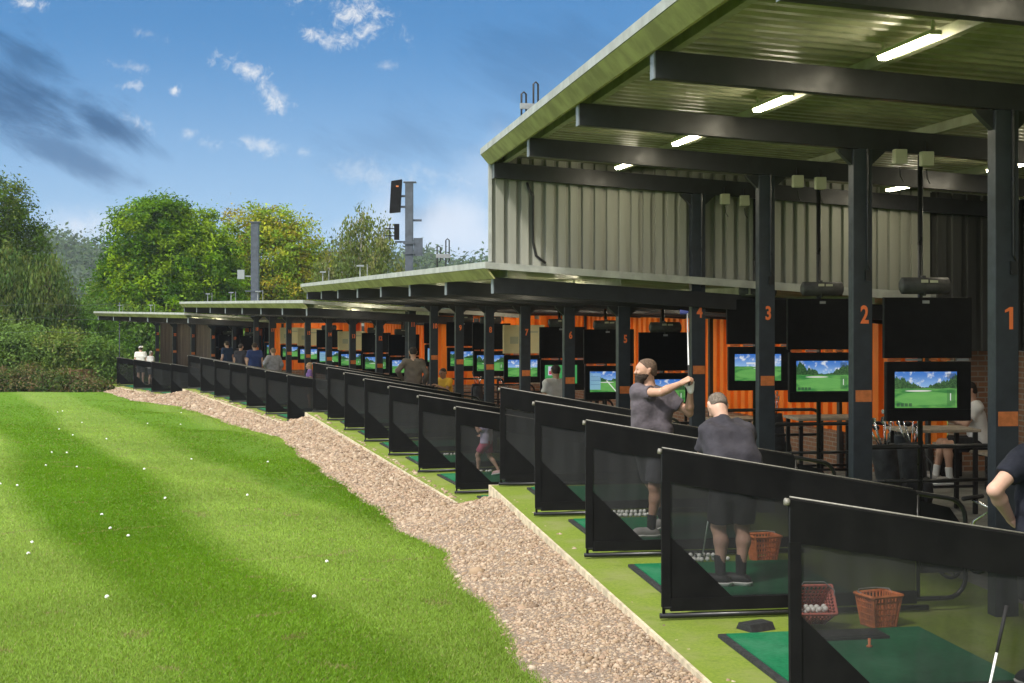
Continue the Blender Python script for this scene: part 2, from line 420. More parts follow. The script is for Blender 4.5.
def text_mesh(txt, size, sx=.72, bold=.006):
    if txt == '1':                                  # a plain one with its flag
        m = MB(); h = size * .36; m.prism_y([(.0, -h), (.03, -h), (.03, h), (.004, h), (-.035, h * .72), (-.035, h * .50), (.0, h * .66)], -.0015, .0015)
        return m.mesh('number', mt['number'])
    cu = bpy.data.curves.new('number', 'FONT'); cu.body = txt; cu.size = size; cu.align_x = 'CENTER'; cu.align_y = 'CENTER'
    cu.extrude = .0015; cu.offset = bold; cu.resolution_u = 3
    o = bpy.data.objects.new('number', cu); C.objects.link(o)
    dg = bpy.context.evaluated_depsgraph_get(); dg.update()
    me = bpy.data.meshes.new_from_object(o.evaluated_get(dg))
    bpy.data.objects.remove(o)
    for v in me.vertices:
        x, y, z = v.co; v.co = (x * sx, -z, y)
    me.materials.clear(); me.materials.append(mt['number']); me.name = 'number'
    return me
# ---------------------------------------------------------------- ground
GY = [-400, -20, 7.5, 18.4, 37, 55.5, 66, 90, 200, 3000]
GZ = [-.02, -.02, -.07, -.47, -.88, -1.30, -1.52, -1.7, -2.4, -6]
EDGE = [(2.0, -2.), (1.2, 4.), (0.29, 8.45), (0.17, 9.4), (-0.02, 10.83), (-0.47, 13.45), (-0.82, 15.9), (-1.42, 17.8), (-2.12, 20.8), (-3.38, 25.4), (-4.33, 29.0),
        (-5.31, 33.2), (-7.28, 38.0), (-11.4, 49.0), (-14.2, 53.6), (-18.6, 64.1), (-20.0, 67.5)]
EX = np.array([e[0] for e in EDGE]); EY = np.array([e[1] for e in EDGE])
def edge_x(y): return np.interp(y, EY, EX) + .045 * np.sin(y * 1.7) + .02 * np.sin(y * 4.1 + 1)
def gh(x, y):
    x = np.asarray(x, float); y = np.asarray(y, float)
    z = np.interp(y, GY, GZ)
    d = np.clip(edge_x(y) - x, 0, 60)                    # metres out on the lawn
    lawn = np.clip(d / 1.5, 0, 1)
    z = z + lawn * (.05 * np.sin(x * .55 + y * .21) + .035 * np.sin(y * .62 + 1.3 + x * .2)) * np.clip((70 - y) / 40, 0, 1)
    z = z + .07 * np.exp(-((d - .9) / .7) ** 2) * np.sin(y * .75 + .6) * np.clip((y - 14) / 10, 0, 1) * (d > 0)
    return z - .012 * np.clip(d - 4, 0, 40) * np.clip((y - 20) / 40, 0, 1)

STA = R(22); STC, STS = math.cos(STA), math.sin(STA)
def groundmat():
    m = bpy.data.materials.new('mown_grass'); m.use_nodes = True
    nt = m.node_tree; b = NB(nt); p = nt.nodes['Principled BSDF']
    tc = b.node('ShaderNodeTexCoord').outputs['Object']
    sp = b.node('ShaderNodeSeparateXYZ'); L(nt, tc, sp.inputs[0])
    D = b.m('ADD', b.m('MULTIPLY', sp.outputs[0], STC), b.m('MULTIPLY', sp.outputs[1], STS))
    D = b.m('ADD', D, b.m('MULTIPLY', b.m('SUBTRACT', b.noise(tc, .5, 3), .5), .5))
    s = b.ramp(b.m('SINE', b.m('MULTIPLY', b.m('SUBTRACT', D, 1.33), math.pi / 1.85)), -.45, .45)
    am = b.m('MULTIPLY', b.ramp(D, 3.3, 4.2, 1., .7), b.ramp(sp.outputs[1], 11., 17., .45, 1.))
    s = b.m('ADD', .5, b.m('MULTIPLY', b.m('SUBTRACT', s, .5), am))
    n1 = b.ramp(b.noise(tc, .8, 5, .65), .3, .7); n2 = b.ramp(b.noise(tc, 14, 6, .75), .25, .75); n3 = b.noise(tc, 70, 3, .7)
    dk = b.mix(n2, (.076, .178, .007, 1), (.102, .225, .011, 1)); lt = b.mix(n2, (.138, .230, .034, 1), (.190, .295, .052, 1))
    c = b.mix(s, lt, dk)  # mowing stripes: light reflected off leaning grass, painted as light and dark colour
    c = b.mix(b.m('MULTIPLY', n1, .35), c, (.12, .21, .022, 1))
    c = b.mix(b.ramp(n3, .35, .8, .0, .35), c, (.17, .24, .05, 1))
    L(nt, c, p.inputs['Base Color']); p.inputs['Roughness'].default_value = .95; p.inputs['Specular IOR Level'].default_value = .1
    bn = b.node('ShaderNodeBump'); bn.inputs['Strength'].default_value = .9; bn.inputs['Distance'].default_value = .05
    L(nt, b.m('ADD', b.noise(tc, 16, 6, .75), b.m('MULTIPLY', n3, .5)), bn.inputs['Height']); L(nt, bn.outputs[0], p.inputs['Normal'])
    return m
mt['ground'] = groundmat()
def axis(segs):
    out = []
    for a, b_, st in segs: out += list(np.arange(a, b_, st))
    return np.array(out + [segs[-1][1]])
gx = axis([(-900, -60, 60), (-60, -30, 3), (-30, 8, .5), (8, 60, 4), (60, 900, 60)])
gy = axis([(-300, -10, 30), (-10, 2, 1.5), (2, 70, .5), (70, 130, 4), (130, 2600, 95)])
XX, YY = np.meshgrid(gx, gy, indexing='ij')
V = np.stack([XX, YY, gh(XX, YY)], -1).reshape(-1, 3); ny = len(gy)
I, J = np.meshgrid(np.arange(len(gx) - 1), np.arange(ny - 1), indexing='ij'); q = (I * ny + J).ravel()
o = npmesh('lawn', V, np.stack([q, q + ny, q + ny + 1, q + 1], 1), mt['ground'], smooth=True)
tag(o, 'striped mown green lawn of the driving range', None, None, 'structure')

# ---------------------------------------------------------------- shelter sections
# origin (first post), heading, floor height, posts, roof height over floor, first post number
SEC = [dict(o=(3.753, 10.87), th=R(8.9), z=0., n=4, zr=4.24, num=1, t0=-9.6, t1=8.40),
       dict(o=(1.686, 21.6), th=R(15.2), z=-.42, n=7, zr=3.15, num=5, t0=-2.95, t1=16.68),
       dict(o=(-3.74, 40.), th=R(22.1), z=-.84, n=7, zr=3.15, num=12, t0=-2.95, t1=16.72),
       dict(o=(-11.3, 57.8), th=R(30.), z=-1.26, n=5, zr=3.15, num=19, t0=-2.75, t1=11.25)]
BW = 2.75
def P(k, d, t, z=0.):
    s = SEC[k]; c, n = math.cos(s['th']), math.sin(s['th'])
    return Vector((s['o'][0] + d * c - t * n, s['o'][1] + d * n + t * c, s['z'] + z))

# gravel strip: from under the turf edge out to the lawn
line = []                                       # turf front edge, section by section
for k in range(4):
    tA = -9 if k == 0 else -2.0
    tB = SEC[k]['t1'] - .05 if k < 3 else 11.0
    for t in np.arange(tA, tB, .4): p_ = P(k, -2.6, t); line.append((p_.x, p_.y))
line = np.array(line); o_ = np.argsort(line[:, 1]); line = line[o_]
inner = lambda y: np.interp(y, line[:, 1], line[:, 0]) + .35
_cz = []                                        # gravel level along the turf edge: flush, dropping at each step
for k in range(4):
    yA = -20 if k == 0 else P(k - 1, -2.775, SEC[k - 1]['t1']).y + 1.0
    yB = P(k, -2.775, SEC[k]['t1'] if k < 3 else 11).y - .15
    _cz += [(yA, SEC[k]['z'] - .022), (yB - 1.0, SEC[k]['z'] - .028), (yB, SEC[k]['z'] - .13)]
_cz = np.array(_cz)
inz = lambda y: np.maximum(np.interp(y, _cz[:, 0], _cz[:, 1]), gh(inner(y), y) + .004)
ys = np.arange(2., 67, .2); V = []; F = []
for i, y in enumerate(ys):
    a, b_ = float(edge_x(y)), float(inner(y))
    for j in range(9):
        x = a + (b_ - a) * j / 8; f_ = min(1, j / 6) ** 1.1; V.append((x, y, max(float(gh(x, y)) + .004, (float(gh(a, y)) + .004) * (1 - f_) + float(inz(y)) * f_ + .012 * math.sin(math.pi * j / 8) + .006 * math.sin(x * 9 + y * 7))))
    if i:
        for j in range(8): q = (i - 1) * 9 + j; F.append((q, q + 1, q + 10, q + 9))
mt['gravel'] = M('pale_gravel', (.30, .25, .20), .95, 0, 0, 55, col2=(.15, .10, .066), bump=.8, bscale=70, spec=.15, detail=6)
o = npmesh('gravel_path', V, F, mt['gravel'], smooth=True); tag(o, 'pale gravel strip between the lawn and the turf bays', None, None, 'structure')
# loose stones
def ico():
    g = (1 + 5 ** .5) / 2
    v = np.array([(-1, g, 0), (1, g, 0), (-1, -g, 0), (1, -g, 0), (0, -1, g), (0, 1, g), (0, -1, -g), (0, 1, -g), (g, 0, -1), (g, 0, 1), (-g, 0, -1), (-g, 0, 1)], float)
    f = np.array([(0, 11, 5), (0, 5, 1), (0, 1, 7), (0, 7, 10), (0, 10, 11), (1, 5, 9), (5, 11, 4), (11, 10, 2), (10, 7, 6), (7, 1, 8), (3, 9, 4), (3, 4, 2), (3, 2, 6), (3, 6, 8), (3, 8, 9), (4, 9, 5), (2, 4, 11), (6, 2, 10), (8, 6, 7), (9, 8, 1)])
    return v / np.linalg.norm(v[0]), f
IV, IF = ico()
def sample_strip(dens, y0, y1, f):
    out = []
    for y in np.arange(y0, y1, .25):
        a, b_ = f(y); n = RNG.poisson(max(0, (b_ - a)) * .25 * dens(y))
        if n: out.append(np.stack([RNG.uniform(a, b_, n), RNG.uniform(y, y + .25, n)], 1))
    return np.concatenate(out)
pts = sample_strip(lambda y: 2500 * min(1, (11 / y)) ** 1.35, 6.5, 66, lambda y: (float(edge_x(y)) - .03, float(inner(y)) - .40))
n = len(pts); sz = RNG.lognormal(math.log(.0092), .42, n) * np.clip((pts[:, 1] / 11) ** .7, 1, 3)
fr = (pts[:, 0] - edge_x(pts[:, 1])) / (inner(pts[:, 1]) - edge_x(pts[:, 1]))
fz = np.clip(fr / .75, 0, 1) ** 1.1; zz = np.maximum(gh(pts[:, 0], pts[:, 1]), gh(edge_x(pts[:, 1]), pts[:, 1]) * (1 - fz) + inz(pts[:, 1]) * fz + .012 * np.sin(np.pi * np.clip(fr, 0, 1))) + sz * .1
sc = RNG.uniform(.6, 1.35, (n, 1, 3)) * sz[:, None, None]; sc[:, :, 2] *= .75
jit = 1 + RNG.uniform(-.22, .22, (n, 12, 1))
ang = RNG.uniform(0, 6.28, n); ca, sa = np.cos(ang)[:, None], np.sin(ang)[:, None]
vv = IV[None] * jit * sc
vx = vv[:, :, 0] * ca - vv[:, :, 1] * sa; vy = vv[:, :, 0] * sa + vv[:, :, 1] * ca
VV = np.stack([vx + pts[:, 0:1], vy + pts[:, 1:2], vv[:, :, 2] + zz[:, None]], -1).reshape(-1, 3)
FF = (IF[None] + (np.arange(n) * 12)[:, None, None]).reshape(-1, 3)
pal = np.array([(.50, .42, .33), (.42, .33, .24), (.56, .47, .38), (.34, .26, .19), (.47, .36, .28), (.27, .21, .16), (.60, .54, .46)])
col = np.array((.70, .64, .575)) * np.repeat(pal[RNG.choice(7, n, p=[.24, .2, .17, .13, .14, .06, .06])] * RNG.uniform(.85, 1.15, (n, 1)), 12, 0)
tag(npmesh('gravel', VV, FF, mt['stone'], col), 'loose pale gravel stones along the strip beside the lawn', 'gravel', None, 'stuff')

# grass blades
def lx(y): return -.40 * y - 1.
pts = sample_strip(lambda y: 8000 * min(1, 11 / y) ** 2.1 * min(1, (62 - y) / 35), 6.5, 61, lambda y: (lx(y), float(edge_x(y)) + .05))
rag = sample_strip(lambda y: 2600 * min(1, 11 / y) ** 1.3, 6.5, 50, lambda y: (float(edge_x(y)) - .25, float(edge_x(y)) + .04))
isr = np.r_[np.zeros(len(pts)), np.ones(len(rag))]; pts = np.r_[pts, rag]; n = len(pts)
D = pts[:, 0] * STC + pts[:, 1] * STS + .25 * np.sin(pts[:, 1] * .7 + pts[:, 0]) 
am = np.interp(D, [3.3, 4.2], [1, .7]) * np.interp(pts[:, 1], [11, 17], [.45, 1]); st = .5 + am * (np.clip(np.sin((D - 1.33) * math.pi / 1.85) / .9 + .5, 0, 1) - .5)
ps = np.maximum(1, pts[:, 1] / 12)
hgt = RNG.uniform(.012, .032, n) * (1 + .5 * isr); wid = RNG.uniform(.0028, .0055, n) * ps
ang = RNG.uniform(0, 6.28, n); lean = RNG.normal(0, .016, (n, 2)) + np.array([[-STS, STC]]) * ((st - .5) * -.030)[:, None]
base = np.stack([pts[:, 0], pts[:, 1], gh(pts[:, 0], pts[:, 1]) - .002], 1)
wv = np.stack([np.cos(ang), np.sin(ang), 0 * ang], 1) * wid[:, None]
tip = base + np.c_[lean, hgt]
VV = np.stack([base - wv, base + wv, tip], 1).reshape(-1, 3); FF = np.arange(3 * n).reshape(-1, 3)
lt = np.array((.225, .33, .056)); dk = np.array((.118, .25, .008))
col = lt * (1 - st[:, None]) + dk * st[:, None]  # stripe sheen painted into blade colour, on top of the real lean
patch = np.sin(pts[:, 0] * 1.3 + np.sin(pts[:, 1] * .8) * 2) * np.sin(pts[:, 1] * 1.1 + pts[:, 0] * .5)
col = col * (1 + .12 * patch[:, None]) * RNG.uniform(.8, 1.22, (n, 1))
dry = (np.sin(pts[:, 0] * 2.7 + 3 * np.sin(pts[:, 1] * 1.9)) * np.sin(pts[:, 1] * 2.3 + 2 * np.sin(pts[:, 0] * 1.7))) > .93
yel = (RNG.random(n) < .06) | (dry & (RNG.random(n) < .5)); col[yel] = np.array((.26, .25, .10)) * RNG.uniform(.7, 1.2, (yel.sum(), 1))
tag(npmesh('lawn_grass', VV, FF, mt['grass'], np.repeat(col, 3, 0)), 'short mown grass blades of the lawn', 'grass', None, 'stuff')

# ---------------------------------------------------------------- floors
for k, s in enumerate(SEC):
    root_rz = s['th']
    tE = s['t1'] - .06 if k < 3 else 11.2
    tS = -9.6 if k == 0 else -3.2
    m = MB(); m.box(-2.775, .35, tS, tE, -.7, 0)
    o = m.build('floor', mt['turf']); place(o, P(k, 0, 0), root_rz)
    tag(o, 'bright green artificial turf floor of the bays', None, None, 'structure')
    m = MB(); m.box(.35, 5.2, tS, tE + (.7 if k == 0 else 0), -.7, -.004)
    o2 = m.build('floor', mt['conc']); place(o2, P(k, 0, 0), root_rz); tag(o2, 'grey concrete walkway floor behind the posts', None, None, 'structure')
    m = MB(); m.box(-2.80, -2.775, tS, tE + .025, -.6, .006); m.box(-2.775, .3, tE, tE + .025, -.6, .006)
    o3 = m.build('kerb', mt['timber']); place(o3, P(k, 0, 0), root_rz); tag(o3, 'pale timber edging board of the turf floor', None, None, 'structure')

# ---------------------------------------------------------------- shelters
def corr(n_len, period, depth, duty=.5, ramp_=.12):
    """profile points (s, h) of a trapezoid ribbed sheet"""
    out = []; s = 0.
    while s < n_len - 1e-6:
        a = period
        for f, h in ((0, 0), (duty - ramp_, 0), (duty, 1), (1 - ramp_, 1)):
            if s + f * a <= n_len: out.append((s + f * a, h * depth))
        s += a
    out.append((n_len, 0)); return out

NUMS = ['nearest', 'second', 'third', 'furthest']
SLOPE = .064
roots = []
for k, s in enumerate(SEC):
    lab = ['tall open fronted driving range shelter with ribbed cladding end wall, nearest the camera',
           'low shelter stepping down behind the tall one, orange panels behind posts 5 to 11',
           'third stepped shelter further back with orange panels behind posts 12 to 18',
           'farthest low shelter with dark brown boarded bays below the round tree'][k]
    r = empty('driving_range_shelter', P(k, 0, 0), s['th'], lab, 'shelter', 'stepped shelters along the range'); roots.append(r)
    zr, t0, t1, n = s['zr'], s['t0'], s['t1'], s['n']
    und = lambda d: zr + .10 - SLOPE * (d + 2.75)      # underside of sheet
    DB = 4.75
    # ribbed sheet, seen from below
    m = MB(); pr = corr(t1 - t0 - .04, .2, .045); V = []
    for (q, h) in pr:
        V += [(-2.86, t0 + .02 + q, und(-2.86) + h), (DB, t0 + .02 + q, und(DB) + h)]
    m.add(V, [(2 * i, 2 * i + 1, 2 * i + 3, 2 * i + 2) for i in range(len(pr) - 1)])
    m.build('ceiling_sheet', mt['sheet'], r)
    # roof deck and its pale trim
    m = MB(); m.hexa([(-2.86, t0 + .02, und(-2.86) + .048), (DB, t0 + .02, und(DB) + .048), (DB, t1 - .02, und(DB) + .048), (-2.86, t1 - .02, und(-2.86) + .048),
                      (-2.86, t0 + .02, und(-2.86) + .075), (DB, t0 + .02, und(DB) + .075), (DB, t1 - .02, und(DB) + .075), (-2.86, t1 - .02, und(-2.86) + .075)])
    roof = m.build('roof', mt['trim'], r)
    m = MB(); uu = und(-2.87)
    m.box(-2.905, -2.862, t0, t1, uu - .0, uu + .08)                         # front cap
    for (y0, y1) in ((t0 - .02, t0 + .018), (t1 - .018, t1 + .02)):
        m.hexa([(-2.904, y0, uu - .005), (DB, y0, und(DB) - .02), (DB, y1, und(DB) - .02), (-2.904, y1, uu - .005),
                (-2.904, y0, uu + .077), (DB, y0, und(DB) + .10), (DB, y1, und(DB) + .10), (-2.904, y1, uu + .077)])
    m.build('roof_trim', mt['trim'], roof)
    m = MB()
    m.prism_y([(-2.90, uu - .004), (-2.79, uu - .135), (-2.765, uu - .135), (-2.862, uu - .004)], t0, t1)
    m.build('fascia', mt['olive'], r)
    # purlins
    for d in (-2.60, -1.08, .75, 2.6, 4.3):
        m = MB(); zt = und(d)
        m.prism_y([(d - .03, zt - .10), (d + .035, zt - .10), (d + .035, zt - .092), (d + .008, zt - .092), (d + .008, zt - .004), (d - .0, zt - .002), (d - .0, zt - .092), (d - .03, zt - .092)], t0 + .03, t1 - .03)
        m.build('purlin', mt['purlin'], r)
    # rafters with end plates
    ts = np.arange(-5.5 if k == 0 else -2.75, (n - 1) * BW + .1, BW)
    if k == 0: ts = np.r_[-8.25, ts]
    for t in ts:
        m = MB(); a, b_ = -2.745, 4.6
        za, zb = und(a) - .104, und(b_) - .104; y0, y1 = t - .05, t + .05
        m.hexa([(a, y0, za - .205), (b_, y0, zb - .205), (b_, y1, zb - .205), (a, y1, za - .205), (a, y0, za), (b_, y0, zb), (b_, y1, zb), (a, y1, za)])
        bm = m.build('rafter', mt['beam'], r, bevel=.004)
        m = MB(); m.box(a - .014, a - .002, y0 - .006, y1 + .006, za - .21, za + .004); m.build('end_plate', mt['cap'], bm)
    # posts
    for i in range(n if k else n + 2):
        i_ = i if k == 0 else i
        t = (i - (2 if k == 0 else 0)) * BW; num = s['num'] + i - (2 if k == 0 else 0)
        m = MB(); zt = und(0) - .104 - .207
        w = .19 if k < 3 else .15
        m.box(-w / 2, w / 2, t - .065, t + .065, 0, zt)
        col = m.build('post', mt['steel'], r, bevel=.006)
        for sg in (-1, 1):
            m = MB(); m.prism_y([(sg * (w / 2 + .001), zt - .15), (sg * (w / 2 + .001), zt), (sg * (w / 2 + .15), zt + (-.010 if sg > 0 else .004)), (sg * (w / 2 + .13), zt - .03)], t - .035, t + .035); m.build('knee_bracket', mt['beam'], col)
        if k == 0:
            m = MB(); m.tube([(.04, t - .078, zt), (.04, t - .078, 3.3), (.045, t - .076, 2.75), (.07, t - .072, 2.70)], .011, 6); m.box(.02, .075, t - .088, t - .066, 2.60, 2.70); m.build('conduit', mt['tube'], col)
        if num >= 1:
            o = bpy.data.objects.new('number', text_mesh(str(num), .235 if num < 3 else .215 if num < 5 else .165)); C.objects.link(o); o.parent = col; o.location = (.015, t - .0685, 2.27)
            m = MB(); m.box(-.075, .085, t - .071, t - .0665, 1.45, 1.56); m.build('plaque', mt['plaque'], col)

# end wall of the tall shelter: ribbed cladding down to the lower roof
r = roots[0]
m = MB(); s = SEC[0]; tt = 8.36; und = lambda d: s['zr'] + .10 - SLOPE * (d + 2.75)
lo = lambda d: 2.925 - .062 * (d + 2.8)
def cladwall(d0, d1, mat, name, t, per=.165, dep=.05, lo=lo, hi=lambda d: und(d) - .012, par=None):
    m = MB(); V = []
    pr = corr(d1 - d0, per, dep, .36, .07)
    for q, h in pr: V += [(d0 + q, t - h, lo(d0 + q)), (d0 + q, t - h, hi(d0 + q))]
    m.add(V, [(2 * i, 2 * i + 1, 2 * i + 3, 2 * i + 2) for i in range(len(pr) - 1)])
    V = [(d0, t + .05, lo(d0)), (d1, t + .05, lo(d1)), (d1, t + .05, hi(d1)), (d0, t + .05, hi(d0))]
    m.add(V, [(0, 1, 2, 3)])
    return m.build(name, mat, par)
ec = cladwall(-2.76, 3.35, mt['clad'], 'end_cladding', tt, par=r)
m = MB(); m.box(-2.80, -2.765, tt - .05, tt + .055, 2.94, und(-2.78) - .11)
for d0, d1 in ((-2.762, .2), (.2, 3.35)):
    m.hexa([(d0, tt - .046, lo(d0) - .09), (d1, tt - .046, lo(d1) - .09), (d1, tt + .046, lo(d1) - .09), (d0, tt + .046, lo(d0) - .09),
            (d0, tt - .046, lo(d0) - .004), (d1, tt - .046, lo(d1) - .004), (d1, tt + .046, lo(d1) - .004), (d0, tt + .046, lo(d0) - .004)])
m.build('corner_flashing', mt['trim'], ec)
m = MB(); m.tube([(-2.30, tt - .06, und(-2.3) - .33), (-2.28, tt - .075, 3.9), (-2.22, tt - .06, 3.8), (-2.22, tt - .06, 3.2), (-2.18, tt - .06, 3.02), (-2.05, tt - .06, 2.92)], .018, 6)
m.build('cable', mt['tube'], ec, True)
cladwall(3.38, 4.9, mt['board'], 'end_board', tt, .22, .03, lambda d: 1.73, par=r)
# brick back wall of the tall shelter, dark boards above
m = MB(); m.box(4.75, 4.95, -9.6, 9.0, -.3, 1.72); m.box(3.95, 4.748, 8.85, 9.05, -.3, 1.718); m.build('brick_wall', mt['brick'], r)
m = MB(); V = []
pr = corr(18.6, .24, .035, .55, .08)
for q, h in pr: V += [(4.76 - h, -9.6 + q, 1.725), (4.76 - h, -9.6 + q, und(4.72) - .02)]
m.add(V, [(2 * i, 2 * i + 2, 2 * i + 3, 2 * i + 1) for i in range(len(pr) - 1)]); m.build('upper_boards', mt['board'], r)

# lower shelters: brick base, orange ribbed panels, dark band above
for k in (1, 2, 3):
    s = SEC[k]; r = roots[k]; t0, t1 = (-2.9, s['t1'] - .1); DW = 4.4
    und = lambda d, s=s: s['zr'] + .10 - SLOPE * (d + 2.75)
    tw = -1.8 if k == 1 else t0
    m = MB(); m.box(DW, DW + .2, tw, t1, -.3, .66); m.build('brick_base', mt['brick'], r)
    m = MB(); V = []; pr = corr(t1 - tw, .34, .085, .42, .06)
    for q, h in pr: V += [(DW + .03 - h, tw + q, .662), (DW + .03 - h, tw + q, 2.50)]
    m.add(V, [(2 * i, 2 * i + 2, 2 * i + 3, 2 * i + 1) for i in range(len(pr) - 1)]); m.build('orange_panel', mt['orange'], r)
    m = MB(); m.box(DW - .03, DW + .12, t0, t1, 2.503, und(DW) - .02); m.build('upper_band', mt['board'], r)
    for t in np.arange(tw + .3, t1, BW):
        m = MB(); m.box(DW - .10, DW - .022, t, t + .09, .0, 2.9); m.build('wall_stud', mt['board'], r)
    m = MB(); m.tube([(DW - .25, t0, 2.62), (DW - .25, t1, 2.62)], .05, 8); m.tube([(DW - .6, t0, 2.70), (DW - .6, t1, 2.70)], .035, 8); m.build('duct', mt['galv'], r, True)
    # end wall closing each step
    if k == 3:
        m = MB(); m.box(.6, 4.3, t1 + .02, t1 + .08, -.3, und(1) - .15); m.build('end_wall', mt['brown'], r)
    else:
        m = MB(); m.box(.7, 4.3, t1 + .02, t1 + .10, -.3, .66); m.build('end_brick_base', mt['brick'], r)
        m = MB(); V = []; pr = corr(3.6, .34, .075, .42, .06)
        for q, h in pr: V += [(.7 + q, t1 + .09 - h, .662), (.7 + q, t1 + .09 - h, 2.50)]
        m.add(V, [(2 * i, 2 * i + 1, 2 * i + 3, 2 * i + 2) for i in range(len(pr) - 1)]); m.build('orange_end_panel', mt['orange'], r)
        m = MB(); m.box(.7, 4.3, t1 + .03, t1 + .10, 2.503, und(4.3) - .12); m.build('end_band', mt['board'], r)
# boarded off bays of the far shelter
r = roots[3]
for i in range(1, 4):
    m = MB(); a = i * BW + .08
    for j in range(9): m.box(.12 + .006 * (j % 2), .17, a + j * .288, a + (j + 1) * .288 - .012, 0.02, 2.80)
    m.build('bay_board', mt['brown'], r)

# tube lights hanging below the roofs
TL = None; ordn = ['first', 'second', 'third', 'fourth', 'fifth', 'sixth', 'seventh', 'eighth', 'ninth']
def light_proto():
    r = empty('tube_light')
    m = MB(); m.box(-.045, .045, -.43, .43, .02, .05); m.box(-.01, .01, -.4, -.38, .05, .12); m.box(-.01, .01, .38, .4, .05, .12); m.build('fitting', mt['sensor'], r)
    m = MB(); m.prism_y([(-.036, .018), (-.028, -.006), (.028, -.006), (.036, .018)], -.41, .41); m.build('diffuser', mt['lamp'], r)
    return r
for k, s in enumerate(SEC):
    und = lambda d: s['zr'] + .10 - SLOPE * (d + 2.75)
    for row, d in enumerate((-1.22, 2.45)):
        for i, t in enumerate(np.arange(-.98 - (BW if k == 0 else 0), (s['n'] - 1) * BW, BW)):
            if row and (k == 3 or i == 0): continue
            o = light_proto() if TL is None else copy_tree(TL)
            if TL is None: TL = o
            place(o, P(k, d, t, und(d) - .125), s['th'])
            o['category'] = 'tube light'; o['group'] = 'lit tube lights under the roofs'
            if k == 0: o['label'] = f"lit tube light under the tall roof, {'front' if row == 0 else 'rear'} row, {ordn[i]} from the camera"
            else: o['label'] = f"lit tube light under the {NUMS[k]} shelter roof, {'front' if row == 0 else 'rear'} row, {ordn[i]} along"
# ---------------------------------------------------------------- bay dividers
def divider_proto():
    r = empty('bay_divider')
    zt = lambda u: 1.27 - .175 * u
    fr = MB()
    back = [(2.25 + .16 * math.sin(a), 0, zt(2.25) - .16 + .16 * math.cos(a)) for a in np.linspace(.1, 1.57, 6)]
    low = [(2.25 + .16 * math.cos(a), 0, .26 - .16 * math.sin(a)) for a in np.linspace(0, 1.57, 6)]
    fr.tube([(.0, 0, .03), (.0, 0, 1.27)], .013, 8)
    fr.tube([(0, 0, 1.262), (2.2, 0, zt(2.2))] + back + low + [(0, 0, .10)], .019, 8)
    fr.tube([(2.02, 0, .10), (2.02, 0, zt(2.02))], .016, 8)
    fr.build('frame', mt['tube'], r, True)
    m = MB(); m.add([(.02, 0, .12), (2.0, 0, .12), (2.0, 0, zt(2.0) - .02), (.02, 0, zt(.02) - .02)], [(0, 1, 2, 3)])
    m.build('mesh_screen', mt['net'], r)
    m = MB(); a, b_ = -.012, 2.0
    V = []
    N = 15
    for i in range(N):
        u = a + (b_ - a) * i / (N - 1); w = .004 * math.sin(i * 2.1)
        V += [(u, -.023, zt(u) + .012), (u, -.014 + w, zt(u) - .225), (u, .014 + w, zt(u) - .225), (u, .023, zt(u) + .012), (u, 0, zt(u) + .024)]
    F = []
    for i in range(N - 1):
        for j in range(5): F.append((i * 5 + j, i * 5 + (j + 1) % 5, (i + 1) * 5 + (j + 1) % 5, (i + 1) * 5 + j))
    F += [(0, 4, 3, 2, 1), tuple((N - 1) * 5 + j for j in range(5))]
    m.add(V, F); m.build('top_band', mt['black'], r)
    m = MB(); m.box(-.016, .05, -.017, .017, .10, 1.045); m.box(.05, 2.0, -.022, .022, .07, .165); m.build('edge_band', mt['black'], r)
    m = MB(); m.prism_y([(.05, .166), (.53, .166), (.05, .63)], -.008, .008); m.build('corner_panel', mt['black'], r)
    m = MB(); m.prism_y([(2.04, .30), (2.38, .30), (2.38, .66), (2.28, .80), (2.04, .86)], -.006, .006); m.build('end_panel', mt['black'], r)
    m = MB(); m.tube([(-.03, 0, .035), (2.1, 0, .035)], .021, 8)
    m.build('base_bar', mt['tube'], r, True)
    m = MB(); m.tube([(-.04, 0, 1.272), (-.014, 0, 1.268)], .021, 8); m.build('end_cap', mt['endcap'], r, True)
    m = MB(); m.tube([(-.01, 0, zt(0) + .027), (1.98, 0, zt(1.98) + .027)], .006, 6); m.build('top_rail', mt['endcap'], r, True)
    return r
DV = None
for k, s in enumerate(SEC):
    off = [-2.66, -2.59, -2.6, -2.59][k]
    for i in range(-1 if k == 0 else 0, s['n'] - (1 if k == 3 else 0)):
        num = s['num'] + i
        o = divider_proto() if DV is None else copy_tree(DV)
        if DV is None: DV = o
        place(o, P(k, off + (.05 if k == 0 and i < 1 else .02 if k == 0 and i == 1 else 0), i * BW + {(0, 3): -.05, (0, -1): .2, (0, 0): .22, (0, 1): .1}.get((k, i), 0), .0), s['th'] + R([2, 0, 0, 0][k] * 0))
        o.rotation_euler = (random.uniform(-.018, .018), random.uniform(-.006, .006), s['th'] + random.uniform(-.022, .022))
        o['category'] = 'bay divider'; o['group'] = 'black mesh dividers between the bays'
        if num == 0: lb = 'nearest black mesh bay divider, cut by the lower right frame edge'
        elif num <= 11: lb = f'black mesh bay divider with dark corner panel in line with post number {num}'
        elif num <= 18: lb = f'far black mesh divider of the third shelter, {ordn[num - 12]} from its near end'
        else: lb = f'distant black mesh divider of the farthest shelter, {ordn[num - 19]} from its near end'
        o['label'] = lb

